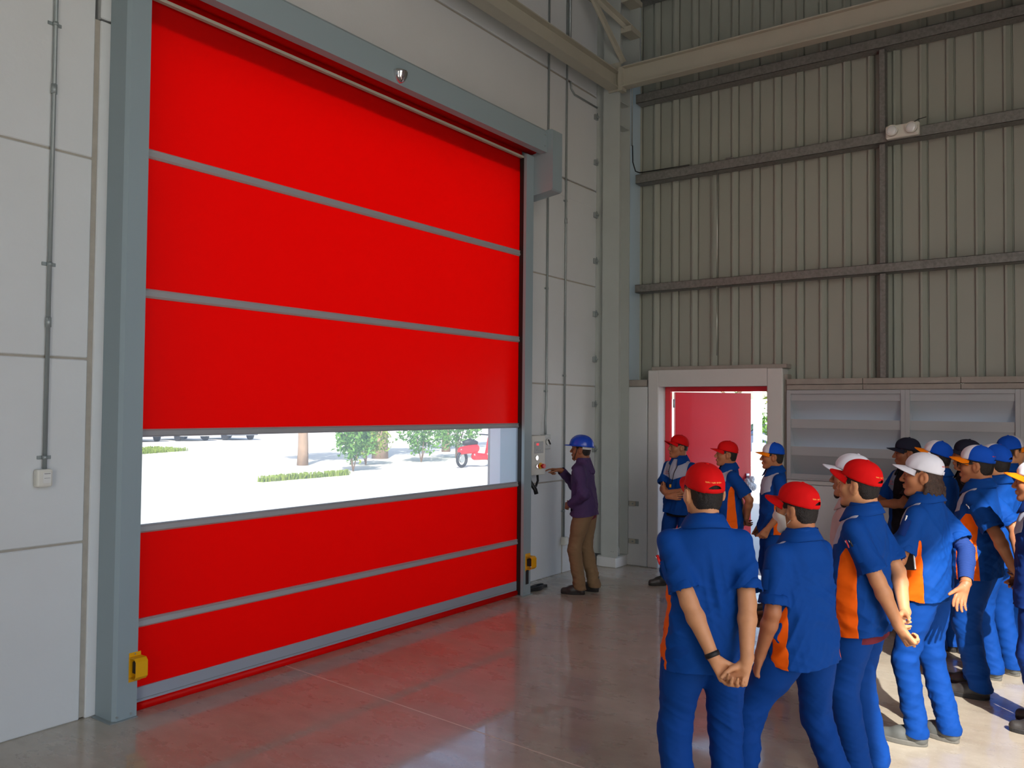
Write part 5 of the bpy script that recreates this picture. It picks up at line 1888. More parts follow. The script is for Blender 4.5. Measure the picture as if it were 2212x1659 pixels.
def hard_hat(root, T):
    R_, c_, s_ = T
    Rc = R_ @ rot(0, 0.06, 0)
    o = c_ + R_ @ (A3((0, -0.006, 0.045)) * s_)
    V, F = [], []
    NA, NR = 64, 16
    for i in range(NR + 1):
        f = i / NR
        z = math.sin(f * math.pi / 2)
        r = max(0.0, 1 - z ** 2.2) ** (1 / 2.2)
        for k in range(NA):
            th = 2 * math.pi * k / NA
            ridge = 1 + 0.035 * math.exp(-(math.sin(th) * r * 5.5) ** 2) * (0.3 + z)
            V.append((math.sin(th) * 0.108 * r, math.cos(th) * 0.130 * r, 0.112 * z * ridge))
    for i in range(NR):
        for k in range(NA):
            a_ = i * NA + k; b_ = i * NA + (k + 1) % NA
            F.append((a_, b_, b_ + NA, a_ + NA))
    tr = lambda p: o + (p * s_) @ Rc.T
    hat = Poly(tr(np.array(V)), np.array(F)).obj('hard_hat', M_helmet, root)
    sd = hat.modifiers.new('shell_thickness', 'SOLIDIFY'); sd.thickness = 0.003
    V, F = [], []
    for j in range(4):
        for k in range(NA):
            th = 2 * math.pi * k / NA
            fr = max(0, math.cos(th))
            w = (0.010 + 0.050 * fr ** 2.0 + 0.006 * max(0, -math.cos(th))) * (0 if j in (0, 3) else 1)
            z = (0.003 if j < 2 else -0.002) - 0.012 * fr * (0 if j in (0, 3) else 1)
            V.append((math.sin(th) * (0.107 + w * 0.6), math.cos(th) * (0.129 + w), z))
    for j in range(4):
        for k in range(NA):
            F.append((j * NA + k, j * NA + (k + 1) % NA, ((j + 1) % 4) * NA + (k + 1) % NA, ((j + 1) % 4) * NA + k))
    Poly(tr(np.array(V)), np.array(F)).obj('hat_brim', M_helmet, hat)
    # white harness at the back and the chin strap
    V, F = [], []
    for j, (z, rr) in enumerate(((-0.002, 0.098), (-0.030, 0.094), (-0.030, 0.090), (-0.002, 0.094))):
        for k in range(17):
            th = math.pi + math.radians(75) * (-1 + k / 8)
            V.append((math.sin(th) * rr * 0.9, math.cos(th) * rr * 1.12, z))
    for j in range(4):
        for k in range(16):
            F.append((j * 17 + k, j * 17 + k + 1, ((j + 1) % 4) * 17 + k + 1, ((j + 1) % 4) * 17 + k))
    Poly(tr(np.array(V)), np.array(F)).obj('harness', M_white, hat)
    P = lambda *p: Vector(c_ + R_ @ (A3(p) * s_))
    pts = [P(0.083, 0.02, 0.04), P(0.078, 0.035, -0.02), P(0.058, 0.055, -0.08), P(0.0, 0.068, -0.122), P(-0.058, 0.055, -0.08), P(-0.078, 0.035, -0.02), P(-0.083, 0.02, 0.04)]
    tube_part('chin_strap', pts, 0.004, M_black, hat)
    return hat

# --- technician at the control panel
r1, a1, T1 = person(7.86, 4.685, 74, 1.655, 'technician in a blue hard hat and purple hooded jacket reaching for the control panel', 'dark', 'mid', head=(6, 2, 0),
    L=dict(wrist=(-0.15, 0.11, 0.99), pole=(-0.7, -1, -0.2), d=(0.55, 0.65, -0.2), n=(0.6, -0.6, -0.2), pose='cupped'),
    R=dict(wrist=(0.10, 0.305, 1.345), pole=(0.7, -0.2, -1), d=(-0.05, 1, 0.06), n=(-0.3, 0.1, -1), pose='point', up=0.01),
    shirt=M_purple, longsleeve=True, hood=True, collar=False, orange=False, yoke=False, hem=0.865, width=0.97, trousers=M_khaki, under=M_maroon,
    shoes=('boot', M_shoe, M_sole), helmet=True, seed=21, feet=((-0.10, 0.06, 10, 0), (0.12, -0.05, -18, 0)), legw=0.98, wrk=1.0, lean=(0, 0.03), sleeve_r=1.18)
hard_hat(r1, T1)

# --- the three by the red steel door
r2, a2, T2 = person(8.78, 3.985, 142, 1.675, 'young man in a red cap with crossed arms in front of the red steel door', 'brown', 'mid', head=(-30, 3, 0), lean=(0.0, 0.01),
    L=dict(wrist=(0.03, 0.225, 1.09), pole=(-1, -0.25, -0.9), d=(0.85, -0.30, 0.40), n=(-0.3, -1, 0.1), pose='cupped'),
    R=dict(wrist=(-0.05, 0.262, 1.05), pole=(1, -0.25, -0.9), d=(-0.9, -0.35, 0.05), n=(0.2, -1, 0), pose='relaxed'),
    cap=dict(CAP_RED_PLAIN, tilt=0.24), hem=0.84, seed=31, hairstyle='shaved', feet=((-0.10, -0.02, 10, 0), (0.20, 0.06, -25, 0)), belt=(M_blackc, 0.83), legw=0.9)
chest_logo(r2, 0.085, 1.315)
tube_part('lanyard', [(-0.06, 0.03, 1.47), (-0.055, 0.09, 1.42), (-0.035, 0.145, 1.32), (-0.01, 0.165, 1.19), (0.0, 0.168, 1.18), (0.01, 0.165, 1.19), (0.045, 0.145, 1.32), (0.06, 0.09, 1.42), (0.062, 0.03, 1.47)], 0.004, M_blackc, r2)
tube_part('badge', [(0.0, 0.172, 1.18), (0.0, 0.176, 1.145)], 0.012, M_yellow, r2)

r3, a3, T3 = person(8.26, 3.22, 104, 1.645, 'man in a red cap standing before the open red door leaf, hands behind his back', 'brown', 'mid', head=(-6, 3, 0),
    L=dict(wrist=(-0.10, -0.17, 0.93), pole=(-0.9, -0.6, 0), d=(0.8, -0.2, -0.5), n=(0, -1, 0), pose='cupped'),
    R=dict(wrist=(0.08, -0.19, 0.93), pole=(0.9, -0.5, 0), d=(-0.8, -0.1, -0.5), n=(0, 1, 0), pose='grip'),
    cap=CAP_RED_PLAIN, hem=0.82, seed=41, panel_w=(0.030, 0.062))
chest_logo(r3, 0.085, 1.315)
r4, a4, T4 = person(8.20, 2.725, 104, 1.645, 'man in a blue and white cap with orange brim standing at the doorway edge', 'brown', 'mid', head=(-8, 0, 0),
    L=dict(wrist=(-0.20, 0.10, 0.90), pole=(-0.5, -1, 0), d=(0.1, 0.5, -0.9), pose='hang'), R=dict(wrist=(0.21, 0.08, 0.88), pole=(0.5, -1, 0), d=(0, 0.4, -0.9), pose='hang'),
    cap=dict(CAP_DUO, backtext=False, tilt=0.10), hem=0.83, seed=51, yoke_drop=0.03)

# --- front row
r5, a5, T5 = person(3.735, 1.57, 17, 1.71, 'man in a red cap seen from behind, hands clasped, dark wristband, nearest the camera', 'tan', 'near', head=(10, 2, 0),
    L=dict(wrist=(-0.005, -0.225, 0.845), pole=(-1, -0.15, 0.05), d=(0.52, -0.10, -0.80), n=(0.35, -1, 0.25), pose='cupped'),
    R=dict(wrist=(0.118, -0.245, 0.845), pole=(1, -0.15, 0.05), d=(-0.42, -0.10, -0.9), n=(-0.55, -0.6, -0.1), pose='grip'),
    cap=dict(CAP_RED, tilt=0.20), hem=0.795, width=0.97, seed=3, panel_w=(0.026, 0.055), feet=((-0.13, 0.0, 14, 0), (0.13, 0.03, -10, 0)))
band(r5, a5, -1, 0.012, M_black)
sleeve_pocket(r5, a5, -1, 0.13, 5)
pen(r5, a5, -1, 0.13, 5, 0.0, mat('pen_red', srgb(214, 30, 26), rough=0.3), 'red pen in the sleeve pocket of the man nearest the camera', up=0.062, r=0.007)

r6, a6, T6 = person(4.27, 1.28, 48, 1.645, 'man in a red cap and white face mask standing with his legs apart', 'brown', 'near', head=(18, 0, 0), lean=(0.0, 0.015), drop=0.045,
    L=dict(wrist=(-0.232, 0.055, 0.86), pole=(-0.5, -1, 0), d=(-0.05, 0.25, -0.95), n=(0.75, -0.5, -0.1), pose='hang'),
    R=dict(wrist=(0.10, 0.26, 0.98), pole=(0.8, -0.7, -0.6), d=(-0.6, 0.6, -0.3), pose='hang', fwd=0.02),
    cap=dict(CAP_RED, tilt=0.22), hem=0.825, width=1.03, belly=0.02, seed=63, mask=True, feet=((-0.30, 0.16, 18, 0), (0.17, -0.10, -14, 0)), panel_w=(0.028, 0.046), sleeve=0.25, panel_y=-0.045)
sleeve_pocket(r6, a6, -1, 0.13, 10)

r7, a7, T7 = person(4.87, 1.135, 72, 1.695, 'man in a red cap with a goatee, one hand gripping his other wrist behind him', 'tan', 'near', head=(-6, 4, 0), lean=(0.0, -0.005),
    L=dict(wrist=(-0.13, -0.255, 0.835), pole=(-1, -0.45, 0.1), d=(0.12, -0.55, -0.8), n=(0.9, -0.5, 0.1), pose='fist'),
    R=dict(wrist=(-0.005, -0.225, 0.93), pole=(1, -0.25, 0.05), d=(-0.90, 0.18, -0.28), n=(-0.15, -0.9, -0.3), pose='grip'),
    cap=dict(CAP_RED, tilt=0.26), hem=0.81, width=1.03, belly=0.022, seed=8, goatee=True, under=M_maroon, panel_w=(0.048, 0.062), feet=((-0.12, 0.02, 12, 0), (0.12, 0.0, -12, 0)))
sleeve_pocket(r7, a7, -1, 0.12, 25)
pen(r7, a7, -1, 0.12, 25, 0.012, mat('pen_pink', srgb(226, 70, 80), rough=0.3), 'red and white pen in the sleeve pocket of the man with the goatee', up=0.06)
pen(r7, a7, -1, 0.12, 25, -0.014, M_black, 'black pen in the sleeve pocket of the man with the goatee', up=0.055)

# --- second row
r8, a8, T8 = person(5.38, 1.295, 80, 1.70, 'man in a white cap and greyish pink shirt, half hidden behind a red cap', 'brown', 'mid', head=(4, 2, 0),
    L=dict(wrist=(-0.14, 0.16, 1.0), pole=(-0.7, -1, 0), d=(0.5, 0.8, 0.0), pose='relaxed'), R=dict(wrist=(0.14, 0.16, 1.0), pole=(0.7, -1, 0), d=(-0.5, 0.8, 0), pose='relaxed'),
    shirt=M_pink, trousers=M_blackc, orange=False, yoke=False, cap=dict(CAP_WHITE, backtext=False, tilt=0.24), hem=0.93, seed=71, belt=(M_blackc, 0.915), goatee=True)
r9, a9, T9 = person(8.42, 1.545, 128, 1.72, 'man in a black cap and black shirt holding a dark tablet', 'dark', 'mid', head=(-26, -2, 0),
    L=dict(wrist=(0.06, 0.33, 1.135), pole=(-1, -0.3, -0.8), d=(0.55, 0.25, 0.75), n=(0.6, -0.4, 0.4), pose='open'),
    R=dict(wrist=(0.10, 0.30, 1.06), pole=(1, -0.3, -0.8), d=(-0.5, 0.5, 0.3), n=(0, 0, 1), pose='relaxed'),
    shirt=M_blackc, trousers=M_blackc, halfblack=True, orange=False, yokemat=cloth('slate_blue_cotton', 130, 148, 172), cap=CAP_BLACK, hem=0.86, seed=81, collar=M_blackc)
chest_logo(r9, 0.085, 1.33)
tb = empty('tablet', to_world(r9, (0.115, 0.385, 1.10)), label='dark tablet held by the man in the black cap', cat='tablet')
_n = dir_world(r9, (0.7, 0.5, 0.35)).normalized(); _u = dir_world(r9, (-0.35, -0.1, 0.9)); _u = (_u - _n * _u.dot(_n)).normalized(); _s = _n.cross(_u)
_c = to_world(r9, (0.125, 0.385, 1.225))
MB().obox(_c, _s, _u, _n, 0.15, 0.23, 0.012, 0.003).build('case', M_black, tb)
MB().obox(_c + _n * 0.0065, _s, _u, _n, 0.135, 0.21, 0.001).build('screen', mat('screen_glass', srgb(20, 22, 28), rough=0.1), tb)

r10, a10, T10 = person(5.65, 0.945, 70, 1.71, 'long-haired man in a white cap with one open hand behind his back', 'brown', 'near', head=(20, 2, 0), lean=(0, 0.0),
    L=dict(wrist=(-0.07, 0.20, 1.04), pole=(-1, -0.5, -0.2), d=(0.9, 0.4, 0.0), n=(0, -1, 0), pose='relaxed'),
    R=dict(wrist=(-0.06, -0.245, 0.985), pole=(1, -0.8, 0.0), d=(-0.50, 0.12, -0.75), n=(-0.55, -0.75, 0.2), pose='open'),
    cap=dict(CAP_WHITE, tilt=0.20), hairstyle='long', hair=M_hairbrown, hem=0.865, width=0.98, seed=91, shoes=('shoe', M_shoegrey, M_solegrey), panel_w=(0.042, 0.070), feet=((-0.12, 0.05, 14, 0), (0.10, -0.06, -8, 0)), legw=0.93)
# tight navy undersleeve and thin bracelet on the arm folded behind him
_a = a10[1]
vx_ = Vox(np.minimum(_a['el'], _a['wr']) - 0.1, np.maximum(_a['el'], _a['wr']) + 0.1, 0.005)
_d = unit(_a['wr'] - _a['el'])
vx_.cone(_a['sh'] + (_a['el'] - _a['sh']) * 0.75, _a['el'], 0.047, 0.046, 0.01)
vx_.cone(_a['el'], _a['el'] + (_a['wr'] - _a['el']) * 0.35, 0.046, 0.048, 0.01)
vx_.cone(_a['el'] + (_a['wr'] - _a['el']) * 0.35, _a['wr'], 0.048, 0.036, 0.01)
_V, _F = vx_.mesh()
_N = vnormals(_V, _F)
_t = (_V - _a['el']) @ _d
_V = _V + _N * (0.0022 * np.sin(_t * 420 + 1.2 * np.sin(_V[:, 0] * 60)))[:, None]
_p = Poly(_V, _F)
_p, _ = _p.split(np.linalg.norm(_a['wr'] - _a['el']) - 0.03 - (_p.V - _a['el']) @ _d)
_p.obj('undersleeve', M_undernavy, r10)
band(r10, a10, 1, 0.006, mat('orange_cord', srgb(196, 110, 60), rough=0.6), 'bracelet', 0.003, 0.029)
sleeve_pocket(r10, a10, -1, 0.10, 20, M_navy)
pen(r10, a10, -1, 0.10, 20, 0.0, M_white, 'white pen in the sleeve pocket of the long-haired man', up=0.05)
nbk = empty('notebook', to_world(r10, (-0.235, 0.03, 1.06)), label='black notebook with white pages under the arm of the long-haired man', cat='notebook')
_u = dir_world(r10, (0.06, 0.12, 1)).normalized(); _s = dir_world(r10, (0.15, 1, 0)); _s = (_s - _u * _s.dot(_u)).normalized(); _n = _u.cross(_s)
_c = to_world(r10, (-0.222, 0.055, 1.15))
MB().obox(_c, _s, _u, _n, 0.15, 0.20, 0.016, 0.002).build('cover', M_black, nbk)
MB().obox(_c - _s * 0.004, _s, _u, _n, 0.150, 0.192, 0.010).build('pages', M_white, nbk)

r11, a11, T11 = person(7.78, 1.20, 62, 1.72, 'man in a blue cap with orange brim, just behind the long-haired man', 'dark', 'far', head=(22, 2, 0),
    L=dict(wrist=(-0.10, 0.20, 1.08), pole=(-1, -0.6, -0.3), d=(0.9, 0.3, 0), pose='relaxed'), R=dict(wrist=(0.10, 0.20, 1.08), pole=(1, -0.6, -0.3), d=(-0.9, 0.3, 0), pose='relaxed'),
    cap=dict(CAP_DUO, backtext=False, tilt=0.30), hem=0.82, seed=101)
r12, a12, T12 = person(8.36, 1.05, 100, 1.72, 'man in dark clothes and dark cap behind the two orange-brimmed caps', 'brown', 'far', head=(0, 0, 0),
    shirt=M_blackc, trousers=M_blackc, orange=False, yoke=False, cap=dict(CAP_BLACK, tilt=0.16), hem=0.84, seed=111, shoes=('shoe', M_shoegrey, M_solegrey))
r13, a13, T13 = person(6.815, 0.80, 76, 1.725, 'man in glasses and a blue cap with orange brim, hands behind his back', 'brown', 'near', head=(8, 0, 0), lean=(0, -0.01),
    L=dict(wrist=(-0.115, -0.235, 0.93), pole=(-1, -0.5, 0), d=(0.5, -0.35, -0.75), n=(0.3, -1, 0), pose='cupped'),
    R=dict(wrist=(0.05, -0.245, 0.95), pole=(1, -0.5, 0), d=(-0.7, -0.2, -0.6), n=(0, 1, 0), pose='grip'),
    cap=dict(CAP_DUO, tilt=0.18), hem=0.825, width=1.06, belly=0.035, seed=121, goatee=True, panel_w=(0.058, 0.076), feet=((-0.12, 0.0, 10, 0), (0.11, 0.08, -6, 0)), legw=1.05, sleeve=0.24)
sleeve_pocket(r13, a13, -1, 0.10, 35)
pen(r13, a13, -1, 0.10, 35, 0.0, M_chrome, 'silver pen in the sleeve pocket of the man in glasses', up=0.055)
# glasses
Rg, cg, sg = T13
Pg = lambda *p: Vector(cg + Rg @ (A3(p) * sg))
gls = tube_part('glasses', [Pg(-0.080, -0.01, 0.022), Pg(-0.074, 0.085, 0.018), Pg(-0.058, 0.106, 0.016)], 0.0026, M_black, r13)
tube_part('temple', [Pg(0.080, -0.01, 0.022), Pg(0.074, 0.085, 0.018), Pg(0.058, 0.106, 0.016)], 0.0026, M_black, gls)
tube_part('bridge', [Pg(-0.010, 0.112, 0.014), Pg(0.010, 0.112, 0.014)], 0.0024, M_black, gls)
for sx in (-1, 1):
    ring = [Pg(sx * 0.034 + 0.024 * math.cos(t), 0.1105 - 0.10 * abs(sx * 0.034 + 0.024 * math.cos(t)) , 0.008 + 0.017 * math.sin(t)) for t in [2 * math.pi * k / 16 for k in range(17)]]
    rim = tube_part('rim', ring, 0.0024, M_black, gls, 6)
    me_ = bpy.data.meshes.new('lens'); me_.from_pydata([tuple(p) for p in ring[:-1]], [], [list(range(16))]); me_.materials.append(mat('dark_lens', srgb(40, 34, 32), rough=0.05, spec=0.8))
    ob_ = bpy.data.objects.new('lens', me_); COL.objects.link(ob_); ob_.parent = rim

r14, a14, T14 = person(7.36, 0.735, 58, 1.72, 'man in a blue and white cap right behind the man in glasses', 'tan', 'mid', head=(10, 2, 0),
    L=dict(wrist=(-0.10, 0.18, 1.06), pole=(-1, -0.7, -0.2), d=(0.9, 0.3, 0), pose='relaxed'), R=dict(wrist=(0.10, 0.20, 1.08), pole=(1, -0.6, -0.3), d=(-0.9, 0.3, 0), pose='relaxed'),
    cap=dict(CAP_DUO, backtext=False, tilt=0.2), hem=0.83, seed=131, shoes=('shoe', M_shoegrey, M_solegrey), feet=((-0.12, 0.0, 10, 0), (0.13, 0.0, -10, 0)))
sleeve_pocket(r14, a14, -1, 0.11, -10)
r15, a15, T15 = person(8.62, 0.755, -55, 1.755, 'man turned away in a blue cap with a white panel, farthest by the louvers', 'tan', 'far', head=(0, 0, 0),
    cap=dict(CAP_DUO, tilt=0.16, backtext=True), hem=0.83, seed=141)
r16, a16, T16 = person(6.28, 0.385, 84, 1.655, 'man in a white and blue cap with orange brim cut off by the right edge', 'brown', 'mid', head=(4, 0, 0), lean=(0, 0.02),
    L=dict(wrist=(-0.21, -0.04, 0.86), pole=(-0.6, -1, 0), d=(0.1, 0.2, -0.9), pose='hang'), R=dict(wrist=(0.19, 0.10, 0.95), pole=(0.6, -1, 0), d=(-0.3, 0.6, -0.6), pose='hang'),
    shirt=M_navy, trousers=M_navy, cap=dict(CAP_DUO, backtext=False, tilt=0.2), hem=0.80, seed=151)

# black backpack hanging at the hip of the man in dark clothes
bp_ = empty('backpack', (8.07, 1.10, 0.66), label='small black backpack hanging beside the man in dark clothes', cat='backpack')
vb_ = Vox((-0.2, -0.2, -0.05), (0.2, 0.2, 0.45), 0.009)
vb_.loft([(0.0, 0, 0, 0.10, 0.06), (0.05, 0, 0, 0.125, 0.085), (0.2, 0, 0, 0.12, 0.08), (0.28, 0, 0, 0.09, 0.055)], 0.02)
_V, _F = vb_.mesh()
_V = _V + vnormals(_V, _F) * (0.004 * wrinkle(_V, 9, 70, [((1, 0, 1), 1)]))[:, None]
Poly(_V, _F).obj('bag_body', mat('black_nylon', srgb(26, 27, 30), rough=0.5), bp_)
b_ = MB(); b_.tube([(8.04, 1.10, 0.92), (8.06, 1.09, 1.0), (8.10, 1.085, 1.05)], 0.012, 8); b_.build('strap', M_black, bp_)
# =================================================================== outside
gnd = MB()
gnd.box(-90, 10.0, 5.62, 130, -0.30, -0.02)
gnd.box(10.0, 130, -90, 130, -0.30, -0.02)
gnd.box(-90, 10, -90, Y_OPP, -0.30, -0.02)
gnd.box(-90, X_BACK, Y_OPP, 5.62, -0.30, -0.02)
gnd.build('ground', mat('sunlit_concrete_yard', srgb(206, 200, 190), rough=0.9, noise=0.4, nscale=0.3, col2=srgb(184, 178, 166)), kind='structure', label='pale sunlit concrete yard outside the hall')
M_leaf = mat('green_leaves', srgb(112, 156, 66), rough=0.6, noise=0.7, nscale=3, col2=srgb(62, 110, 40), translucent=0.3)
M_leaf2 = mat('yellow_green_leaves', srgb(142, 158, 58), rough=0.6, noise=0.7, nscale=3, col2=srgb(86, 116, 40), translucent=0.3)
M_bark = mat('pale_bark', srgb(150, 126, 104), rough=0.9, noise=0.5, nscale=8, bump=0.5)

def leaves(name, c, rad, n, size, m, parent, seed, flat=0.5):
    r = np.random.RandomState(seed)
    d = r.normal(size=(n, 3)); d /= np.linalg.norm(d, axis=1)[:, None]
    lump = 0.75 + 0.25 * np.sin(d[:, 0] * 5 + seed) * np.cos(d[:, 1] * 6 + d[:, 2] * 4)
    p = d * (r.uniform(0.35, 1.0, n) ** 0.45 * lump)[:, None] * A3(rad) + A3(c)
    p[:, 2] = np.maximum(p[:, 2], 0.02)
    a = r.normal(size=(n, 3)); a /= np.linalg.norm(a, axis=1)[:, None]
    b = np.cross(a, r.normal(size=(n, 3))); b /= np.linalg.norm(b, axis=1)[:, None]
    nn = np.cross(a, b)
    s_ = (size * r.uniform(0.6, 1.2, n))[:, None]
    V = np.stack([p - a * s_, p + b * s_ * 0.45 + nn * s_ * 0.15, p + a * s_, p - b * s_ * 0.45 + nn * s_ * 0.15], 1).reshape(-1, 3)
    F = np.arange(4 * n).reshape(n, 4)
    o = Poly(V, F).obj(name, m, parent, smooth=False)
    o['kind'] = 'stuff'
    return o

def tree(x, y, h, cr, label, seed, m=None, trunk=0.16):
    e = empty('tree', (x, y, 0), label=label, cat='tree', group='trees beyond the yard')
    r = random.Random(seed)
    pts, rad = [], []
    for i in range(8):
        t = i / 7
        pts.append((x + r.uniform(-0.12, 0.12) * t, y + r.uniform(-0.12, 0.12) * t, -0.02 + h * 0.62 * t))
        rad.append(trunk * (1.25 - 0.75 * t))
    b = MB(); b.tube(pts, 0.1, 10, radii=rad); b.build('trunk', M_bark, e)
    for k in range(4):
        a = r.uniform(0, 6.28)
        z0 = h * r.uniform(0.3, 0.55)
        b = MB(); b.tube([(x, y, z0), (x + math.cos(a) * cr * 0.4, y + math.sin(a) * cr * 0.4, z0 + h * 0.15), (x + math.cos(a) * cr * 0.7, y + math.sin(a) * cr * 0.7, z0 + h * 0.3)], 0.04, 7, radii=[trunk * 0.5, trunk * 0.35, trunk * 0.15])
        b.build('branch', M_bark, e)
    leaves('crown', (0, 0, h * 0.72), (cr, cr, h * 0.34), 2600, 0.17, m or M_leaf, e, seed)
    return e
def shrub(x, y, h, w, label, seed, m=None, n=900):
    e = empty('shrub', (x, y, 0), label=label, cat='shrub', group='shrubs along the yard edge')
    r = random.Random(seed)
    for k in range(4):
        a = r.uniform(0, 6.28)
        b = MB(); b.tube([(x, y, -0.02), (x + math.cos(a) * w * 0.25, y + math.sin(a) * w * 0.25, h * 0.4), (x + math.cos(a) * w * 0.5, y + math.sin(a) * w * 0.5, h * 0.8)], 0.02, 6)
        b.build('stem', M_bark, e)
    leaves('foliage', (0, 0, h * 0.52), (w, w, h * 0.5), n, 0.09, m or M_leaf, e, seed)
    return e
tree(18.9, 22.4, 6.5, 2.2, 'tree with a pale trunk, leftmost of the row seen through the door window', 1)
tree(23.4, 23.2, 7.0, 2.4, 'tree with a pale leaning trunk, middle of the row seen through the door window', 2, trunk=0.26)
tree(29.0, 24.6, 6.5, 2.3, 'tree behind the red scooter, seen through the door window', 3)
tree(33.6, 24.6, 7.0, 2.6, 'tree farthest along the row, hidden by the door guide', 4, M_leaf2)
shrub(18.2, 19.2, 2.3, 0.8, 'tall green shrub at the left end of the shrub row', 11, n=1500)
shrub(20.4, 20.9, 2.1, 1.0, 'yellowish shrub between two tree trunks', 12, M_leaf2, 1300)
shrub(22.9, 20.6, 2.6, 1.1, 'dark green shrub right of the leaning trunk', 13, n=1700)
shrub(25.6, 21.2, 2.6, 1.3, 'wide green shrub behind the red scooter', 14, n=1800)
shrub(28.6, 20.4, 2.6, 1.3, 'green shrub nearest the right end of the shrub row', 15, n=1600)
# low verge of grass
def grass_patch(poly, n, label, seed):
    r = np.random.RandomState(seed)
    q = np.array(poly, float)
    u, v = r.uniform(0, 1, n), r.uniform(0, 1, n)
    p = (1 - u)[:, None] * ((1 - v)[:, None] * q[0] + v[:, None] * q[3]) + u[:, None] * ((1 - v)[:, None] * q[1] + v[:, None] * q[2])
    h = r.uniform(0.05, 0.16, n)
    a = r.uniform(0, 6.28, n)
    w = 0.02
    V = np.stack([np.c_[p[:, 0] - np.cos(a) * w, p[:, 1] - np.sin(a) * w, np.full(n, -0.02)], np.c_[p[:, 0] + np.cos(a) * w, p[:, 1] + np.sin(a) * w, np.full(n, -0.02)],
                  np.c_[p[:, 0] + r.uniform(-.05, .05, n), p[:, 1] + r.uniform(-.05, .05, n), h], np.c_[p[:, 0], p[:, 1], h * 0.98]], 1).reshape(-1, 3)
    o = Poly(V, np.arange(4 * n).reshape(n, 4)).obj('grass', M_leaf2, None, smooth=False)
    return tag(o, label, 'grass', kind='stuff')
grass_patch([(14.0, 18.15), (17.2, 18.2), (17.2, 18.45), (14.0, 18.4)], 700, 'thin strip of grass crossing the bright yard', 5)
grass_patch([(17.5, 31.5), (21.5, 33.0), (21.0, 35.0), (17.0, 33.5)], 2500, 'small lawn far off to the left of the yard', 6)
# red scooter
sc_ = empty('scooter', (22.3, 17.5, 0), label='red scooter parked on the yard before the shrubs', cat='scooter')
M_scred = mat('red_scooter_paint', srgb(206, 24, 28), rough=0.3)
for dx in (-0.62, 0.62):
    b = MB()
    ring = [(22.3 + dx + 0.24 * math.cos(t), 17.5 - dx * 0.3, 0.27 + 0.24 * math.sin(t)) for t in [2 * math.pi * k / 20 for k in range(21)]]
    b.tube(ring, 0.05, 8); w_ = b.build('wheel', M_black, sc_)
    b = MB(); b.cyl((22.3 + dx, 17.47 - dx * 0.3, 0.27), (22.3 + dx, 17.53 - dx * 0.3, 0.27), 0.12, 12); b.build('hub', M_galv, w_)
vb_ = Vox((-1.0, -0.5, 0.1), (1.0, 0.5, 1.2), 0.025)
vb_.cone((-0.65, 0.19, 0.55), (-0.1, 0.05, 0.62), 0.13, 0.16, 0.05); vb_.cone((-0.1, 0.05, 0.35), (0.4, -0.12, 0.32), 0.13, 0.10, 0.05)
vb_.cone((0.42, -0.12, 0.35), (0.52, -0.15, 0.95), 0.13, 0.11, 0.05); vb_.cone((0.55, -0.17, 0.5), (0.66, -0.2, 0.55), 0.12, 0.08, 0.04)
_V, _F = vb_.mesh(); Poly(_V, _F).obj('fairing', M_scred, sc_)
b = MB(); b.tube([(21.75, 17.68, 0.80), (22.0, 17.6, 0.84), (22.25, 17.52, 0.78)], 0.1, 10, radii=[0.08, 0.12, 0.09]); b.build('saddle', M_black, sc_)
b = MB(); b.tube([(22.66, 17.7, 1.08), (22.82, 17.36, 1.06), (22.66, 17.02, 1.08)], 0.022, 8); b.build('handlebar', M_black, sc_)

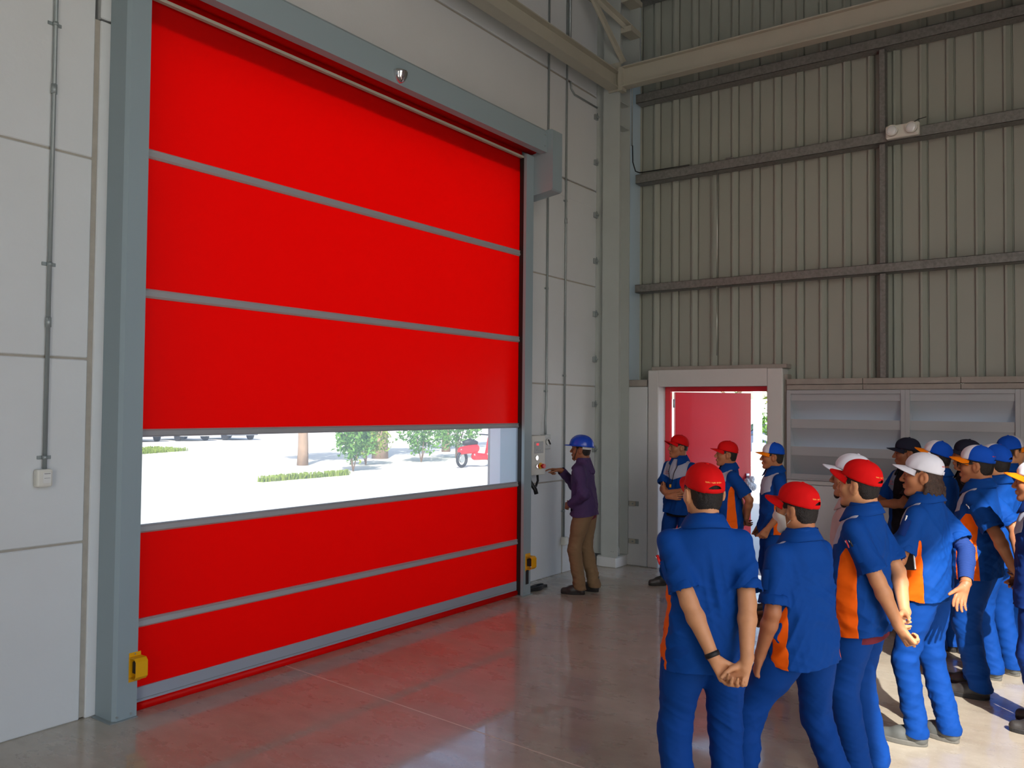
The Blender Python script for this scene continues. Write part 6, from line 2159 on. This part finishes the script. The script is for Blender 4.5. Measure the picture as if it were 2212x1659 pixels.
# cars
def car(x, y, rz, paint, label, grp='cars parked outside'):
    e = empty('car', (x, y, -0.02), rz, label=label, cat='car', group=grp)
    P_ = lambda p: (p[0], p[1], p[2])
    side = [(-2.05, 0.35), (-2.05, 0.85), (-1.75, 0.95), (-1.1, 1.42), (0.45, 1.45), (1.15, 0.98), (1.95, 0.85), (2.08, 0.55), (2.05, 0.30), (-2.0, 0.28)]
    def pr(name, prof_, w0, w1, m, par=e, nv=None):
        V, P2 = [], []
        n = len(prof_)
        for yy in (-w0, w0):
            for (a_, z_) in prof_:
                wv = yy if z_ < 0.96 else yy * w1
                V.append((a_, wv, z_))
        Q = [(i, (i + 1) % n, n + (i + 1) % n, n + i) for i in range(n)]
        return Poly(np.array(V), Q, [list(range(n))[::-1], [n + i for i in range(n)]]).obj(name, m, par, smooth=False)
    body = pr('car_body', side, 0.84, 0.80, paint)
    Mg = mat('car_glass', srgb(40, 48, 58), rough=0.08, spec=0.8)
    pr('side_windows', [(-1.0, 0.98), (-0.92, 1.36), (0.38, 1.38), (0.95, 1.0)], 0.845, 0.815, Mg)
    for sx, (xa, za, xb, zb) in (('front', (0.55, 1.42, 1.12, 1.02)), ('rear', (-1.2, 1.38, -1.68, 1.0))):
        o_ = 0.014
        V = [(xa + (o_ if xa > 0 else -o_), -0.6, za), (xa + (o_ if xa > 0 else -o_), 0.6, za), (xb + (o_ if xa > 0 else -o_), 0.68, zb), (xb + (o_ if xa > 0 else -o_), -0.68, zb)]
        Poly(np.array(V), [(0, 1, 2, 3)]).obj('windscreen', Mg, e, smooth=False)
    for wx in (-1.25, 1.3):
        for wy in (-0.8, 0.8):
            b = MB(); b.cyl((wx, wy - 0.09, 0.31), (wx, wy + 0.09, 0.31), 0.31, 18)
            bmesh.ops.recalc_face_normals(b.bm, faces=b.bm.faces[:])
            me = bpy.data.meshes.new('wheel'); b.bm.to_mesh(me); b.bm.free(); me.materials.append(M_black)
            o = bpy.data.objects.new('wheel', me); COL.objects.link(o); o.parent = e
    for ly_ in (-0.62, 0.62):
        V = [(2.072, ly_ - 0.14, 0.62), (2.072, ly_ + 0.14, 0.62), (2.03, ly_ + 0.14, 0.76), (2.03, ly_ - 0.14, 0.76)]
        Poly(np.array(V), [(0, 1, 2, 3)]).obj('headlight', M_lens, e, smooth=False)
    return e
M_carw = mat('white_car_paint', srgb(226, 228, 230), rough=0.25, coat=0.5)
M_carg = mat('grey_car_paint', srgb(96, 102, 110), rough=0.25, coat=0.5)
M_carb = mat('dark_blue_car_paint', srgb(40, 62, 96), rough=0.2, coat=0.6)
for k in range(4):
    car(22.5 + k * 2.6, 44.5 - k * 0.6, 1.45, (M_carw, M_carg, M_carw, M_carg)[k], 'parked %s car far across the yard, %s of the row' % (('white', 'grey', 'white', 'grey')[k], ('first', 'second', 'third', 'last')[k]), 'cars in the far row')
car(34.2, 11.6, 2.2, M_carb, 'dark blue car seen through the open steel door')
car(38.5, 15.4, 2.1, M_carw, 'white car behind the dark blue one beyond the steel door')
# white gate post, barrier boom and palm beyond the steel door
gp = empty('gate_post', (29.4, 10.35, 0), label='white square post beyond the open steel door', cat='post')
MB().box(29.28, 29.52, 10.23, 10.47, 0.5, 4.2).build('shaft', M_white, gp)
MB().box(29.1, 29.7, 10.05, 10.65, -0.02, 0.5, 0.02).build('footing', M_white, gp)
bb = empty('barrier', (19.0, 6.05, 0), label='white slanted barrier boom outside the steel door', cat='barrier')
MB().box(18.75, 19.05, 6.5, 6.75, -0.02, 1.25, 0.02).build('cabinet', M_white, bb)
b = MB(); b.tube([(18.9, 6.62, 1.42), (19.3, 4.9, 0.75)], 0.06, 8); b.build('boom', M_white, bb)
tree(33.0, 10.2, 5.0, 1.8, 'yellow green tree in the gap beside the open steel door', 21, M_leaf2, trunk=0.12)
shrub(30.6, 9.95, 2.4, 0.8, 'bushy green plant behind the white post', 22, n=1400)
tree(44.0, 16.5, 7.0, 3.2, 'large tree far behind the cars beyond the steel door', 23)
# far boundary wall closing the yard
MB().box(-20, 110, 70, 70.3, -0.02, 3.0).build('boundary_wall', M_wall, kind='structure', label='white boundary wall far across the yard')
MB().box(75, 75.3, -60, 70, -0.02, 3.0).build('boundary_wall', M_wall, kind='structure', label='white boundary wall far beyond the steel door')
